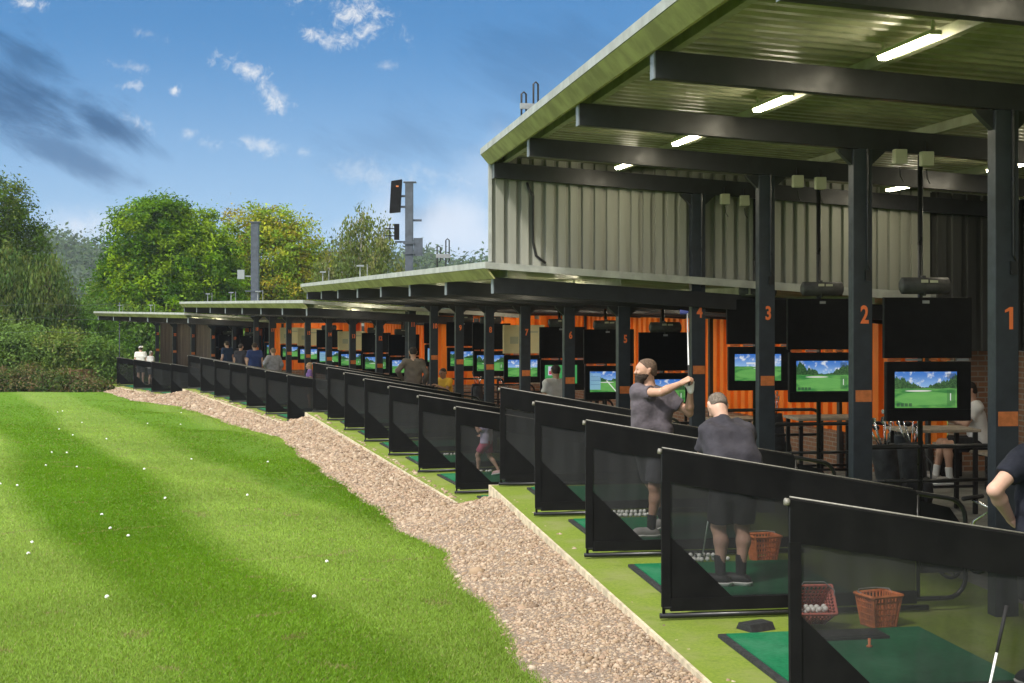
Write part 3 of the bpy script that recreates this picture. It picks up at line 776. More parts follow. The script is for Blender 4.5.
# ---------------------------------------------------------------- hitting mats
def mat_proto():
    r = empty('hitting_mat')
    m = MB(); m.box(-.75, .75, -.78, .78, .002, .026); m.build('rubber_base', mt['rubber'], r)
    m = MB(); m.box(-.70, .75, -.74, .74, .024, .036); m.build('green_pile', mt['mat'], r)
    return r
MT = None
for k, s in enumerate(SEC):
    for i in range(0, s['n'] - (1 if k == 3 else 0)):
        o = mat_proto() if MT is None else copy_tree(MT)
        if MT is None: MT = o
        place(o, P(k, -1.62, i * BW - 1.15, 0), s['th'] + random.uniform(-.01, .01))
        o['category'] = 'hitting mat'; o['group'] = 'green hitting mats on the bays'
        num = s['num'] + i
        o['label'] = (f'green hitting mat with black rubber edge before the divider of post {num}' if num <= 11 else
                      f'small far green hitting mat in bay {ordn[(num - 12) % 7]} of the {"third" if num < 19 else "farthest"} shelter')
# ---------------------------------------------------------------- screens on poles
def screen_proto(zroof, scr, cream=False):
    r = empty('bay_screen')
    m = MB(); m.tube([(-.04, .09, 0), (-.04, .09, zroof)], .027, 8); m.build('pole', mt['tube'], r, True)
    m = MB(); m.box(-.13, .05, .02, .16, 0, .012); m.box(-.3, .2, .045, .062, 1.40, 1.46); m.box(-.3, .2, .045, .062, 1.62, 1.68); m.box(-.3, .2, .045, .062, 2.0, 2.06); m.build('bracket', mt['tube'], r)
    m = MB(); m.box(-.445, .445, -.02, .042, 1.845, 2.445); up = m.build('upper_board', mt['cream'] if cream else mt['plastic'], r, bevel=.006)
    if cream:
        m = MB(); m.box(-.30, -.12, -.026, -.021, 2.05, 2.2); m.box(.0, .30, -.026, -.021, 2.28, 2.32); m.build('notice', mt['sensor'], up)
    else:
        m = MB(); m.box(-.06, .01, -.027, -.021, 2.385, 2.415); m.build('sensor_eye', mt['galv'], up)
    m = MB()
    for x0, x1, mi in ((-.40, -.27, 0), (-.22, -.06, 1), (.02, .1, 0), (.14, .23, 0), (.3, .42, 1)): m.box(x0, x1, -.005, .02, 1.818, 1.84, mi)
    m.build('label_strip', [mt['plaque'], mt['galv']], r)
    m = MB(); m.box(-.43, .43, -.03, .04, 1.225, 1.81)
    mon = m.build('monitor', mt['plastic'], r, bevel=.01)
    m = MB(); x0, x1, z0, z1 = -.345, .285, 1.355, 1.712
    for a in ((-.43, .43, z1 + .012, 1.81), (-.43, .43, 1.225, z0 - .012)): m.box(a[0] + .004, a[1] - .004, -.042, -.0305, a[2], a[3] - .004)
    m.box(-.426, x0 - .012, -.042, -.0305, z0 - .012, z1 + .012); m.box(x1 + .012, .426, -.042, -.0305, z0 - .012, z1 + .012); m.build('bezel', mt['plastic'], mon)
    me = bpy.data.meshes.new('screen'); me.from_pydata([(x0, -.036, z0), (x1, -.036, z0), (x1, -.036, z1), (x0, -.036, z1)], [], [(0, 1, 2, 3)])
    uvl = me.uv_layers.new(name='UVMap')
    for i, c in enumerate(((0, 0), (1, 0), (1, 1), (0, 1))): uvl.data[i].uv = c
    me.materials.append(mt[scr]); so_ = bpy.data.objects.new('screen', me); C.objects.link(so_); so_.parent = mon
    return r
def add_drum(r, z=2.56):
    m = MB(); m.tube([(-.27, .02, z), (-.25, .02, z + .0), (.21, .02, z), (.23, .02, z)], [.05, .085, .085, .05], 14); m.box(-.05, -.03, -.04, .06, z - .1, z + .1); m.build('drum', mt['drum'], r, True)
    m = MB(); m.box(-.09, -.02, -.075, -.066, z + .03, z + .06); m.box(.0, .08, -.075, -.066, z + .03, z + .055); m.build('tag', mt['sensor'], r)
KN = {2: 'screen0', 3: 'screen4', 4: 'screen2', 5: 'screen4', 6: 'screen1', 7: 'screen3', 8: 'screen2', 9: 'screen4'}
protos = {}
for k, s in enumerate(SEC):
    und = lambda d: s['zr'] + .10 - SLOPE * (d + 2.75)
    for i in range(0, s['n'] - (1 if k == 0 else 2 if k == 3 else 0)):
        pn = s['num'] + i + (1 if k == 0 else 0)
        t = (i + 1) * BW + (.36 if i < 2 else -.05) if k == 0 else i * BW + .36
        scr = KN.get(pn, ['screen2', 'screen4', 'screen0', 'screen1'][pn % 4])
        cream = pn in (8, 14, 16, 17)
        key = (k > 0, scr, cream)
        if key not in protos:
            o = screen_proto(und(.85), scr, cream); protos[key] = o
            if not cream: add_drum(o, 2.56 if k == 0 else 2.52)
        else: o = copy_tree(protos[key])
        place(o, P(k, .85, t, 0 if k == 0 else -.08), s['th'] - R(6) + random.uniform(-.04, .04))
        o['category'] = 'screen'; o['group'] = 'screens on poles behind the bays'
        if pn <= 11: o['label'] = f'lit golf screen below a {"cream" if cream else "black"} board, just behind post number {pn}'
        elif k == 2: o['label'] = f'far lit golf screen under a {"cream notice" if cream else "black"} board, {ordn[pn - 12]} of the third shelter'
        else: o['label'] = f'tiny far lit screen, {ordn[i]} of the farthest shelter'

# sensor boxes below the tall roof
SB = None
for i in range(-1, 4):
    for j, dd in enumerate((0.0, .27)):
        if SB is None:
            r = empty('sensor_box'); m = MB(); m.box(-.062, .062, -.04, .04, -.17, -.03); m.build('box', mt['sensor'], r, bevel=.01)
            m = MB(); m.box(-.012, .012, -.012, .012, -.03, .06); m.build('stem', mt['tube'], r); m = MB(); m.tube([(0, 0, -.2), (.02, .03, -.28), (.06, .05, -.33)], .006, 5); m.build('cable', mt['tube'], r); SB = r; o = r
        else: o = copy_tree(SB)
        d = .35 + dd; z = SEC[0]['zr'] - SLOPE * (d + 2.75) - .16
        place(o, P(0, d, i * BW - .11, z), SEC[0]['th'])
        tag(o, f"pale square sensor box on the rafter of post {i + 1}, {'left' if j == 0 else 'right'} of its pair" if i >= 0 else f"pale square sensor box on the rafter nearest the camera, {'left' if j == 0 else 'right'} of its pair", 'sensor box', 'square sensor boxes under the tall roof')

# ---------------------------------------------------------------- high tables and rails
def table_proto():
    r = empty('high_table')
    m = MB(); m.box(-.45, .45, -.28, .28, .93, .965); m.build('tabletop', mt['wood'], r, bevel=.006)
    for x in (-.40, .40):
        for y in (-.23, .23):
            m = MB(); m.box(x - .022, x + .022, y - .022, y + .022, 0, .93); m.build('leg', mt['tube'], r)
    m = MB(); m.box(-.378, .378, -.235, -.215, .30, .33); m.box(-.378, .378, .215, .235, .30, .33); m.build('foot_rail', mt['tube'], r)
    return r
def rail_proto():
    r = empty('tube_rail')
    m = MB()
    arc = [(.42 + .16 * math.sin(a), 0, .80 + .16 * math.cos(a)) for a in np.linspace(0, 1.57, 6)]
    m.tube([(-.9, 0, 0), (-.9, 0, .90), (-.86, 0, .96)] + arc + [(.58, 0, .0)], .022, 8); m.build('frame', mt['tube'], r, True)
    m = MB(); m.tube([(-.88, 0, .62), (.57, 0, .62)], .018, 8); m.build('cross_bar', mt['tube'], r, True)
    return r
TB = table_proto(); place(TB, P(0, 1.9, 5.2, 0), SEC[0]['th'], 'high table with pale top beside the seated man in white', None); tag(TB, None, 'table', 'high tables behind the bays')
o = copy_tree(TB); place(o, P(0, 1.3, 7.0, 0), SEC[0]['th'], 'high table with black legs seen between posts 2 and 3'); 
for i in range(7):
    o = copy_tree(TB); place(o, P(1, 2.2, .9 + i * BW, 0), SEC[1]['th'], f'high table in front of the orange wall behind post number {5 + i}')
RL = rail_proto(); place(RL, P(0, 1.15, 3.2, 0), SEC[0]['th'], 'black curved tube rail behind post 2'); tag(RL, None, 'rail', 'black tube rails behind the bays')
o = copy_tree(RL); place(o, P(0, 1.15, 5.95, 0), SEC[0]['th'], 'black curved tube rail behind post 3')
o = copy_tree(RL); place(o, P(0, 1.15, 8.2, 0), SEC[0]['th'], 'black curved tube rail behind post 4')
for i in range(7):
    o = copy_tree(RL); place(o, P(1, 1.25, .2 + i * BW, 0), SEC[1]['th'], f'black tube rail on the walkway behind post number {5 + i}')

# golf bags
def bag(loc, rz, mat_, label, nclub=9, lean=.15):
    r = empty('golf_bag', loc, rz, label, 'golf bag', 'golf bags behind the bays')
    m = MB(); lv = lambda z, x=0, y=0: (x, y + z * lean, z)
    m.tube([lv(.02), lv(.1), lv(.45), lv(.8), lv(.86)], [.12, .14, .13, .14, .135], 12); m.build('body', mat_, r, True)
    m = MB(); m.ball((0, -.13 + .3 * lean, .33), .1, 0, 10, 8, (.9, .6, 1.8)); m.ball((.12, .02 + .5 * lean, .52), .08, 0, 10, 8, (.6, .9, 1.7)); m.build('pocket', mat_, r, True)
    m = MB(); m.tube([lv(.78, .13), (.24, .05, .62), (.24, .05, .4), lv(.25, .13)], .014, 6); m.build('strap', mt['bag2'], r, True)
    for i in range(nclub):
        a = i * 2.4; x, y = .08 * math.cos(a), .08 * math.sin(a); h = 1.02 + .14 * ((i * 37) % 10) / 10
        m = MB(); m.tube([(x * .6, y * .6 + .12, .84), (x * 1.5, y * 1.5 + .16, h)], .006, 6); c_ = m.build('club', mt['chrome'], r, True)
        m = MB()
        if i % 3 == 0: m.ball((x * 1.5 + .03, y * 1.5 + .16, h + .015), .05, 0, 8, 6, (1.1, .8, .6)); m.build('head_cover', mt['bag'], c_, True)
        else: m.box(x * 1.5 - .01, x * 1.5 + .07, y * 1.5 + .15, y * 1.5 + .17, h - .01, h + .04); m.build('club_head', mt['chrome'], c_, bevel=.006)
    return r
bag(P(0, 1.42, 4.5), .6, mt['bag'], 'black golf bag full of clubs beside the high table, right of the pair')
bag(P(0, 1.06, 4.35), 1.6, mt['bag'], 'black golf bag full of clubs leaning by the high table, left of the pair')
bag(P(0, 1.75, 5.7), 2.6, mt['bag2'], 'grey golf bag with clubs standing behind the pair of black bags')
r = empty('golf_trolley', P(0, .42, 1.5), SEC[0]['th'] + .5, 'folded golf trolley with shiny wheels left of post 1', 'trolley')
for x in (-.20, .20):
    m = MB(); m.tube([(x, .13 * math.cos(a), .145 + .13 * math.sin(a)) for a in np.linspace(0, 6.284, 19)], .016, 6, caps=False); w_ = m.build('wheel', mt['tube'], r, True)
    m = MB(); m.tube([(x - .03, 0, .145), (x + .03, 0, .145)], .03, 8)
    for a in range(6): m.tube([(x, 0, .145), (x, .12 * math.cos(a * 1.047), .145 + .12 * math.sin(a * 1.047))], .009, 5)
    m.build('spokes', mt['chrome'], w_, True)
m = MB(); m.tube([(-.18, 0, .145), (.18, 0, .145)], .014, 6); m.tube([(0, 0, .145), (0, -.12, .5), (0, -.3, .62), (0, -.1, .68)], .017, 6); m.tube([(0, -.12, .45), (.0, .25, .30), (0, .3, .12)], .014, 6); m.tube([(-.1, .3, .08), (.1, .3, .08)], .06, 8); m.build('frame', mt['chrome'], r, True)
m = MB(); m.tube([(-.14, -.1, .70), (.14, -.1, .70)], .02, 8); m.build('handle', mt['grip'], r, True)
bag(P(1, 1.0, 13.2), .3, mt['bag'], 'black golf bag near the person in yellow behind post 10')
bag(P(1, 1.3, 11.3), 1.3, mt['bag2'], 'grey golf bag on the walkway behind post 9')
bag(P(0, 1.3, 8.6), 1.3, mt['bag'], 'black golf bag standing behind the bearded golfer')

# bench
r = empty('bench', P(0, 3.63, 7.65), SEC[0]['th'], 'dark bench by the brick wall under the seated man', 'bench')
m = MB(); m.box(-.2, .2, -.8, .8, .43, .47); m.build('seat', mt['wood'], r, bevel=.006)
for y in (-.7, .7):
    m = MB(); m.box(-.18, .18, y - .025, y + .025, 0, .43); m.build('leg', mt['tube'], r)

# ---------------------------------------------------------------- baskets and balls
def basket(loc, rot, mat_, label, tip=0.):
    r = empty('ball_basket', loc, 0, label, 'basket', 'ball baskets on the bays'); r.rotation_euler = (tip, 0, rot); r.scale = (.84, .9, .98)
    H = .24; half = lambda z: (.108 + .040 * z / H, .085 + .032 * z / H)
    m = MB()
    for z in (.012, .055, .10, .145, .19):
        hx, hy = half(z); w = .0075
        P4 = [(-hx, -hy), (hx, -hy), (hx, hy), (-hx, hy)]
        for i in range(4):
            a, b_ = P4[i], P4[(i + 1) % 4]; m.tube([(a[0], a[1], z), (b_[0], b_[1], z)], w, 5)
    for i in range(4):
        for j in range(8):
            f = j / 8
            def c_(z):
                hx, hy = half(z); Q = [(-hx, -hy), (hx, -hy), (hx, hy), (-hx, hy)]; a, b_ = Q[i], Q[(i + 1) % 4]
                return (a[0] + (b_[0] - a[0]) * f, a[1] + (b_[1] - a[1]) * f, z)
            m.tube([c_(.005), c_(H)], .0085 if j else .013, 5)
    m.box(-.107, .107, -.084, .084, 0, .01); m.build('body', mat_, r)
    m = MB(); hx, hy = half(H)
    Q = [(-hx - .01, -hy - .01), (hx + .01, -hy - .01), (hx + .01, hy + .01), (-hx - .01, hy + .01)]
    for i in range(4): m.tube([(*Q[i], H), (*Q[(i + 1) % 4], H)], .013, 6)
    m.build('rim', mat_, r)
    m = MB(); m.tube([(-hx, .0, H), (-hx - .02, hy * .6, H + .02), (-hx * .6, hy + .03, H + .02), (hx * .6, hy + .03, H + .02), (hx + .02, hy * .6, H + .02), (hx, 0, H)], .005, 5)
    m.build('handle', mt['galv'], r, True)
    return r
basket(P(0, -1.09, -.2), SEC[0]['th'] + .25, mt['basket'], 'empty orange ball basket standing in the nearest bay')
basket(P(0, -1.60, -.14, .09), SEC[0]['th'] - .1, mt['basketr'], 'faded red basket tipped over with white balls inside', R(52))
basket(P(0, -1.05, 2.50), SEC[0]['th'] + .1, mt['basket'], 'orange ball basket behind the legs of the bending golfer')

BALL = None
def golf_ball(loc, label, group):
    global BALL
    if BALL is None:
        m = MB(); m.ball((0, 0, 0), .0215, 0, 10, 8); BALL = m.build('golf_ball', mt['ball'], None, True); o = BALL; BALL['category'] = 'golf ball'
    else: o = BALL.copy(); C.objects.link(o)
    o.location = loc; o['label'] = label; o['group'] = group; return o
def heap(k, d, t, n, label, group, sx_=.45, sy_=.12):
    for i in range(n):
        golf_ball(P(k, d + random.uniform(-sx_, sx_), t + random.uniform(-sy_, sy_), .0215 + .024 * (random.random() < .0) + .014), label, group)
def rowheap(k, d, t, n, label, group):
    for i in range(n):
        lay = 0 if i < n * .7 else 1
        j = i if lay == 0 else i - int(n * .7)
        golf_ball(P(k, d + (j % 12) * .047 + random.uniform(-.02, .02), t + (j // 12) * .047 + .02 * lay + random.uniform(-.02, .02), .036 + .034 * lay + .0215), label, group)
for i in range(28):
    lx_, ly_, lz_ = -.075 + (i % 4) * .047 + random.uniform(-.008, .008), -.055 + .04 * (i // 16), .03 + ((i // 4) % 4) * .043 + random.uniform(-.006, .006)
    golf_ball(P(0, -1.60 + lx_, -.14 + .616 * ly_ - .788 * lz_, .105 + .788 * ly_ + .616 * lz_), 'white golf ball inside the tipped faded red basket', 'balls in the tipped basket')
rowheap(0, -1.95, 2.36, 30, 'white golf ball in the heap at the feet of the bending golfer', 'balls beside the bending golfer')
rowheap(0, -1.90, 5.12, 30, 'white golf ball in the heap by the bearded golfer', 'balls beside the bearded golfer')
rowheap(1, -2.0, 2.3, 20, 'white golf ball in the heap beside the little girl', 'balls beside the girl')
rowheap(1, -2.0, 5.05, 20, 'white golf ball in the heap one bay beyond the little girl', 'balls beyond the girl')
# lawn
for i in range(28):
    y = 12 + 34 * random.random() ** 1.1; x0 = -.36 * y; x1 = float(edge_x(y)) - .5
    x = random.uniform(x0, x1)
    golf_ball((x, y, float(gh(x, y)) + .008), 'white golf ball lying loose on the mown lawn', 'golf balls on the lawn')

# tray and tees in the near bay
m = MB(); m.box(-.26, .26, -.12, .12, .002, .02); m.box(-.24, .24, -.10, .10, .02, .026)
o = m.build('rubber_tray', mt['rubber']); place(o, P(0, -1.50, -.62, .036), SEC[0]['th']); tag(o, 'black rubber tray on the mat before the near baskets', 'tray')
def tee(loc, label):
    m = MB(); m.tube([(0, 0, 0), (0, 0, .012), (0, 0, .014), (0, 0, .06)], [.02, .02, .009, .011], 8); o = m.build('rubber_tee', mt['basket'], None, True); o.location = loc
    tag(o, label, 'tee', 'orange rubber tees')
tee(P(0, -1.48, -.95, .036), 'orange rubber tee standing on the nearest green mat')
tee(P(1, -2.35, -1.4, .036), 'orange rubber tee at the start of the second turf floor')
m = MB(); m.prism_x([(-.09, 0), (.09, 0), (.06, .05), (-.06, .05)], -.11, .11); o = m.build('rubber_block', mt['rubber']); place(o, P(0, -2.02, -.16, .002), SEC[0]['th'] + .4); tag(o, 'small dark rubber block beside the nearest mat corner', 'block')

# ---------------------------------------------------------------- poles and roof fittings
def roofz(k, d): return SEC[k]['zr'] + .175 - SLOPE * (d + 2.75)
r = empty('mast', (-2.89, 40, -.9), 0, 'tall grey mast with black loudspeaker and boxes behind the second roof', 'mast')
m = MB(); m.box(-.11, .11, -.11, .11, 0, 6.70); m.box(-.16, .2, -.12, .12, 6.70, 6.74); m.build('post', mt['grey'], r, bevel=.01)
m = MB(); m.hexa([(-.55, -.12, 5.85), (-.25, -.12, 5.88), (-.25, .12, 5.88), (-.55, .12, 5.85), (-.50, -.12, 6.75), (-.20, -.12, 6.8), (-.20, .12, 6.8), (-.50, .12, 6.75)]); o = m.build('loudspeaker', mt['plastic'], r, bevel=.01)
m = MB(); m.box(-.36, -.29, -.13, -.122, 6.58, 6.62); m.build('badge', mt['plaque'], o)
m = MB(); m.box(-.25, -.11, -.03, .03, 6.0, 6.06); m.box(-.24, -.11, -.03, .03, 6.3, 6.36); m.box(.11, .35, -.03, .03, 5.62, 5.68); m.build('bracket', mt['grey'], r)
m = MB(); m.box(-.42, -.28, -.08, .06, 5.1, 5.55); m.box(-.68, -.42, -.012, .012, 5.40, 5.43); m.box(-.68, -.42, -.012, .012, 5.2, 5.23); m.box(-.56, -.53, -.012, .012, 5.1, 5.55); m.build('antenna', mt['plastic'], r)
m = MB(); m.box(-.4, -.11, -.02, .02, 5.02, 5.07); m.box(.13, .38, -.12, .02, 4.65, 5.15); m.box(-.16, .16, -.15, .15, 4.98, 5.03); m.box(-.16, .16, -.15, .15, 4.7, 4.74); m.build('control_box', mt['grey'], r)
r = empty('mast', (-11.2, 62, -1.4), 0, 'plain grey mast with a white floodlight before the yellow green tree', 'mast')
m = MB(); m.box(-.16, .16, -.16, .16, 0, 7.35); m.box(-.22, .22, -.2, .2, 7.35, 7.40); m.build('post', mt['grey'], r, bevel=.01)
m = MB(); m.box(-.75, -.45, -.12, .0, 4.9, 5.3); m.box(-.449, -.16, -.05, -.0, 5.0, 5.05); m.build('floodlight', mt['lens'], r)
m = MB(); m.box(-.4, .3, -.2, .2, 4.35, 4.4); m.build('collar', mt['grey'], r)

def hframe(loc, rz, sc_, label):
    r = empty('roof_aerial', loc, rz, label, 'aerial', 'loop aerials on the roofs'); r.scale = (sc_,) * 3
    for x, h in ((-.09, .60), (.09, .75)):
        m = MB(); m.tube([(x - .035, 0, 0), (x - .035, 0, h - .03), (x, 0, h), (x + .035, 0, h - .03), (x + .035, 0, .30), (x, 0, .27)], .014, 6); m.build('loop', mt['tube'], r, True)
    m = MB(); m.box(-.14, .14, -.03, .03, .36, .44); m.build('cross_box', mt['galv'], r)
    return r
hframe(P(0, -2.55, 6.6, roofz(0, -2.55)), R(20), .85, 'black twin loop aerial on the edge of the tall roof')
hframe(P(1, -2.0, 3.6, roofz(1, -2.0) + .02), R(15), .85, 'black twin loop aerial on the low roof right of the mast')
FLP = None
for (k, d, t, lb) in ((2, -2.5, 4.4, 'small roof floodlight on the third roof, nearest the camera'), (2, -2.5, 8.6, 'small roof floodlight on the third roof, second from the camera'),
                  (2, -2.4, 13.5, 'small roof floodlight on the third roof, third from the camera'), (3, -2.5, 3.2, 'small roof floodlight on the farthest roof near its step'),
                  (3, -2.4, 8.6, 'small roof floodlight on the farthest roof near its left end'), (1, -2.5, 9.5, 'small roof floodlight on the second roof before the birch'), (1, -2.5, 15.4, 'small roof floodlight at the far corner of the second roof')):
    if FLP is None:
        r = empty('roof_floodlight'); m = MB(); m.tube([(0, 0, 0), (0, 0, .42)], .02, 6); m.build('stem', mt['galv'], r)
        m = MB(); m.tube([(.22, 0, 0), (.22, 0, .5)], .012, 6); m.build('rod', mt['galv'], r)
        m = MB(); m.box(-.10, .10, -.10, .05, .42, .47); m.build('lamp_head', mt['lens'], r); FLP = r; o = r
    else: o = copy_tree(FLP)
    place(o, P(k, d, t, roofz(k, d)), SEC[k]['th'], lb); o.scale = (.7, .7, .7); tag(o, None, 'floodlight', 'small floodlights on the roofs')

# far fence panel and net posts
r = empty('fence_panel', P(3, -3.2, 10.4, -.25), SEC[3]['th'] + .35, 'low brown board fence panel at the far end of the bays', 'fence')
m = MB()
for i in range(6): m.box(-1.1, .35, -.02 - .003 * (i % 2), .02, .03 + i * .155, .17 + i * .155)
m.build('boards', mt['fence'], r)
for x in (-1.1, .32):
    m = MB(); m.box(x - .04, x + .04, .022, .09, 0, 1.02); m.build('post', mt['fence'], r)
r = empty('range_net', (-32.2, 64.5, -1.7), 0, 'thin wire range net on slim posts before the left shrubs', 'net')
for i in (0, 4):
    m = MB(); m.tube([(i * 3.6, 0, 0), (i * 3.6, 0, 4.2)], .022, 6); m.build('post', mt['grey'], r, True)
for z in (2.9, 3.5, 4.15):
    m = MB(); m.tube([(i * .9, 0, z - .10 * math.sin(math.pi * (i % 4) / 4)) for i in range(17)], .0045, 4); m.build('wire', mt['grey'], r, True)
# ---------------------------------------------------------------- people: smooth-union bodies meshed by surface nets
def vec(p): return np.array(p, np.float64)
def field(prims, res, pad=.05, amp=0., seed=0., bb=None):
    P0 = np.array([p[0] for p in prims] + [p[1] for p in prims]); rr = max(max(p[2], p[3]) for p in prims)
    lo = P0.min(0) - rr - pad if bb is None else vec(bb[0]); hi = P0.max(0) + rr + pad if bb is None else vec(bb[1])
    n = np.maximum(4, np.ceil((hi - lo) / res).astype(int) + 1)
    ax = [lo[i] + res * np.arange(n[i]) for i in range(3)]
    F = np.full(n, .5, np.float32)
    for p in prims:
        a, b_, ra, rb, k = vec(p[0]), vec(p[1]), p[2], p[3], p[4]
        cut = p[5] if len(p) > 5 else None
        r = max(ra, rb) + 2.5 * k + 3 * res
        i0 = [max(0, int((min(a[i], b_[i]) - r - lo[i]) / res)) for i in range(3)]
        i1 = [min(n[i], int((max(a[i], b_[i]) + r - lo[i]) / res) + 2) for i in range(3)]
        if any(i1[i] - i0[i] < 2 for i in range(3)): continue
        G = np.stack(np.meshgrid(*[ax[i][i0[i]:i1[i]] for i in range(3)], indexing='ij'), -1)
        ab = b_ - a; L2 = max(1e-9, ab @ ab)
        h = np.clip(((G - a) @ ab) / L2, 0, 1)
        d = np.linalg.norm(G - a - h[..., None] * ab, axis=-1) - (ra + (rb - ra) * h)
        if cut:
            for (q, nrm) in cut: d = np.maximum(d, (G - vec(q)) @ (vec(nrm) / np.linalg.norm(nrm)))
        S = tuple(slice(i0[i], i1[i]) for i in range(3)); f = F[S]
        hh = np.maximum(k - np.abs(f - d), 0) / k
        F[S] = np.minimum(f, d) - hh * hh * k * .25
    if amp:
        X, Y, Z = np.meshgrid(*ax, indexing='ij')
        w = np.sin(X * 26 + Y * 19 + 2.4 * np.sin(Z * 7 + seed) + seed) * (.5 + .5 * np.sin(Z * 8 + X * 5 + seed)) + .8 * np.sin(Z * 30 + 2.2 * np.sin(X * 9 + Y * 6 + seed)) * (.5 + .5 * np.sin(X * 11 - Y * 9 + Z * 6 + seed * 2)) + .35 * np.sin(Z * 47 + X * 31 - Y * 27 + seed * 2)
        F = F + (amp * w).astype(np.float32)
    return F, lo, ax
def nets(F, lo, res):
    S = F < 0; n = F.shape
    c = np.zeros(tuple(x - 1 for x in n), np.int8)
    for i in (0, 1):
        for j in (0, 1):
            for k in (0, 1): c += S[i:n[0] - 1 + i, j:n[1] - 1 + j, k:n[2] - 1 + k]
    mx = (c > 0) & (c < 8); idx = np.full(mx.shape, -1, np.int64); I = np.argwhere(mx); idx[mx] = np.arange(len(I))
    acc = np.zeros((len(I), 3)); cnt = np.zeros(len(I))
    for a in range(3):
        o1, o2 = [(1, 2), (0, 2), (0, 1)][a]
        for p in (0, 1):
            for q in (0, 1):
                A = I.copy(); A[:, o1] += p; A[:, o2] += q; B = A.copy(); B[:, a] += 1
                fa = F[A[:, 0], A[:, 1], A[:, 2]]; fb = F[B[:, 0], B[:, 1], B[:, 2]]
                m = (fa < 0) != (fb < 0); t = np.where(m, fa / np.where(m, fa - fb, 1), 0)
                pt = A.astype(float); pt[:, a] += t
                acc[m] += pt[m]; cnt[m] += 1
    V = acc / cnt[:, None] * res + lo
    Q = []
    for a in range(3):
        o1, o2 = [(1, 2), (2, 0), (0, 1)][a]
        sl0 = [slice(None)] * 3; sl1 = [slice(None)] * 3; sl0[a] = slice(0, -1); sl1[a] = slice(1, None)
        X = S[tuple(sl0)] != S[tuple(sl1)]
        E = np.argwhere(X); E = E[(E[:, o1] > 0) & (E[:, o2] > 0) & (E[:, o1] < n[o1] - 1) & (E[:, o2] < n[o2] - 1)]
        ins = S[E[:, 0], E[:, 1], E[:, 2]]
        def g(d1, d2):
            T = E.copy(); T[:, o1] -= d1; T[:, o2] -= d2; return idx[T[:, 0], T[:, 1], T[:, 2]]
        q = np.stack([g(1, 1), g(0, 1), g(0, 0), g(1, 0)], 1)
        q[~ins] = q[~ins][:, ::-1]; Q.append(q)
    return V, np.concatenate(Q)
def sdf_mesh(prims, res, amp=0., seed=0.):
    F, lo, ax = field(prims, res, .03 + 2 * res, amp, seed); return nets(F, lo, res)

SK = {}
def flat(name, c, **kw):
    if name not in SK: SK[name] = M(name, c, **kw)
    return SK[name]
skin = flat('skin', (.46, .27, .19), rough=.5, var=.06, scale=14)
skin2 = flat('skin_pale', (.52, .32, .24), rough=.5, var=.06, scale=14)
skin3 = flat('skin_tan', (.34, .20, .13), rough=.5, var=.06, scale=14)
def nv(v): v = vec(v); return v / max(1e-9, np.linalg.norm(v))

def hand_prims(w, dr, n, t, curl, sc=1.):
    """palm and five fingers; dr along the hand, n palm normal, t towards the thumb; curl per joint"""
    w, dr, n = vec(w), nv(dr), nv(n); t = nv(vec(t) - dr * (vec(t) @ dr)); n = nv(n - dr * (n @ dr) - t * (n @ t))
    P_ = []; k = .008 * sc
    for o, ln in ((.027, .082), (.009, .086), (-.010, .082), (-.028, .074)):
        P_.append((w + t * o * .6 * sc, w + (dr * ln + t * o) * sc, .0155 * sc, .0125 * sc, .014 * sc))
    P_.append((w - dr * .02 * sc, w + dr * .03 * sc, .025 * sc, .022 * sc, .02 * sc))
    for o, ln, fs in ((.027, .082, .95), (.009, .086, 1.05), (-.010, .082, .98), (-.028, .074, .78)):
        p = w + (dr * ln + t * o * 1.05) * sc; a = 0.; r = .0095 * sc
        for seg, cc in ((.042, curl), (.026, curl * 1.15), (.021, curl * .8)):
            a += cc; q = p + (math.cos(a) * dr + math.sin(a) * n) * seg * fs * sc
            P_.append((p, q, r, r * .9, .004 * sc)); p = q; r *= .9
    p = w + (dr * .022 + t * .026) * sc
    q = p + (dr * .030 + t * .030 + n * .012 * (1 + curl)) * sc; P_.append((p, q, .0135 * sc, .0115 * sc, .01 * sc))
    u = q + (dr * .034 + t * (.012 - .03 * curl) + n * .022 * curl * 1.5) * sc; P_.append((q, u, .011 * sc, .009 * sc, .005 * sc))
    return P_

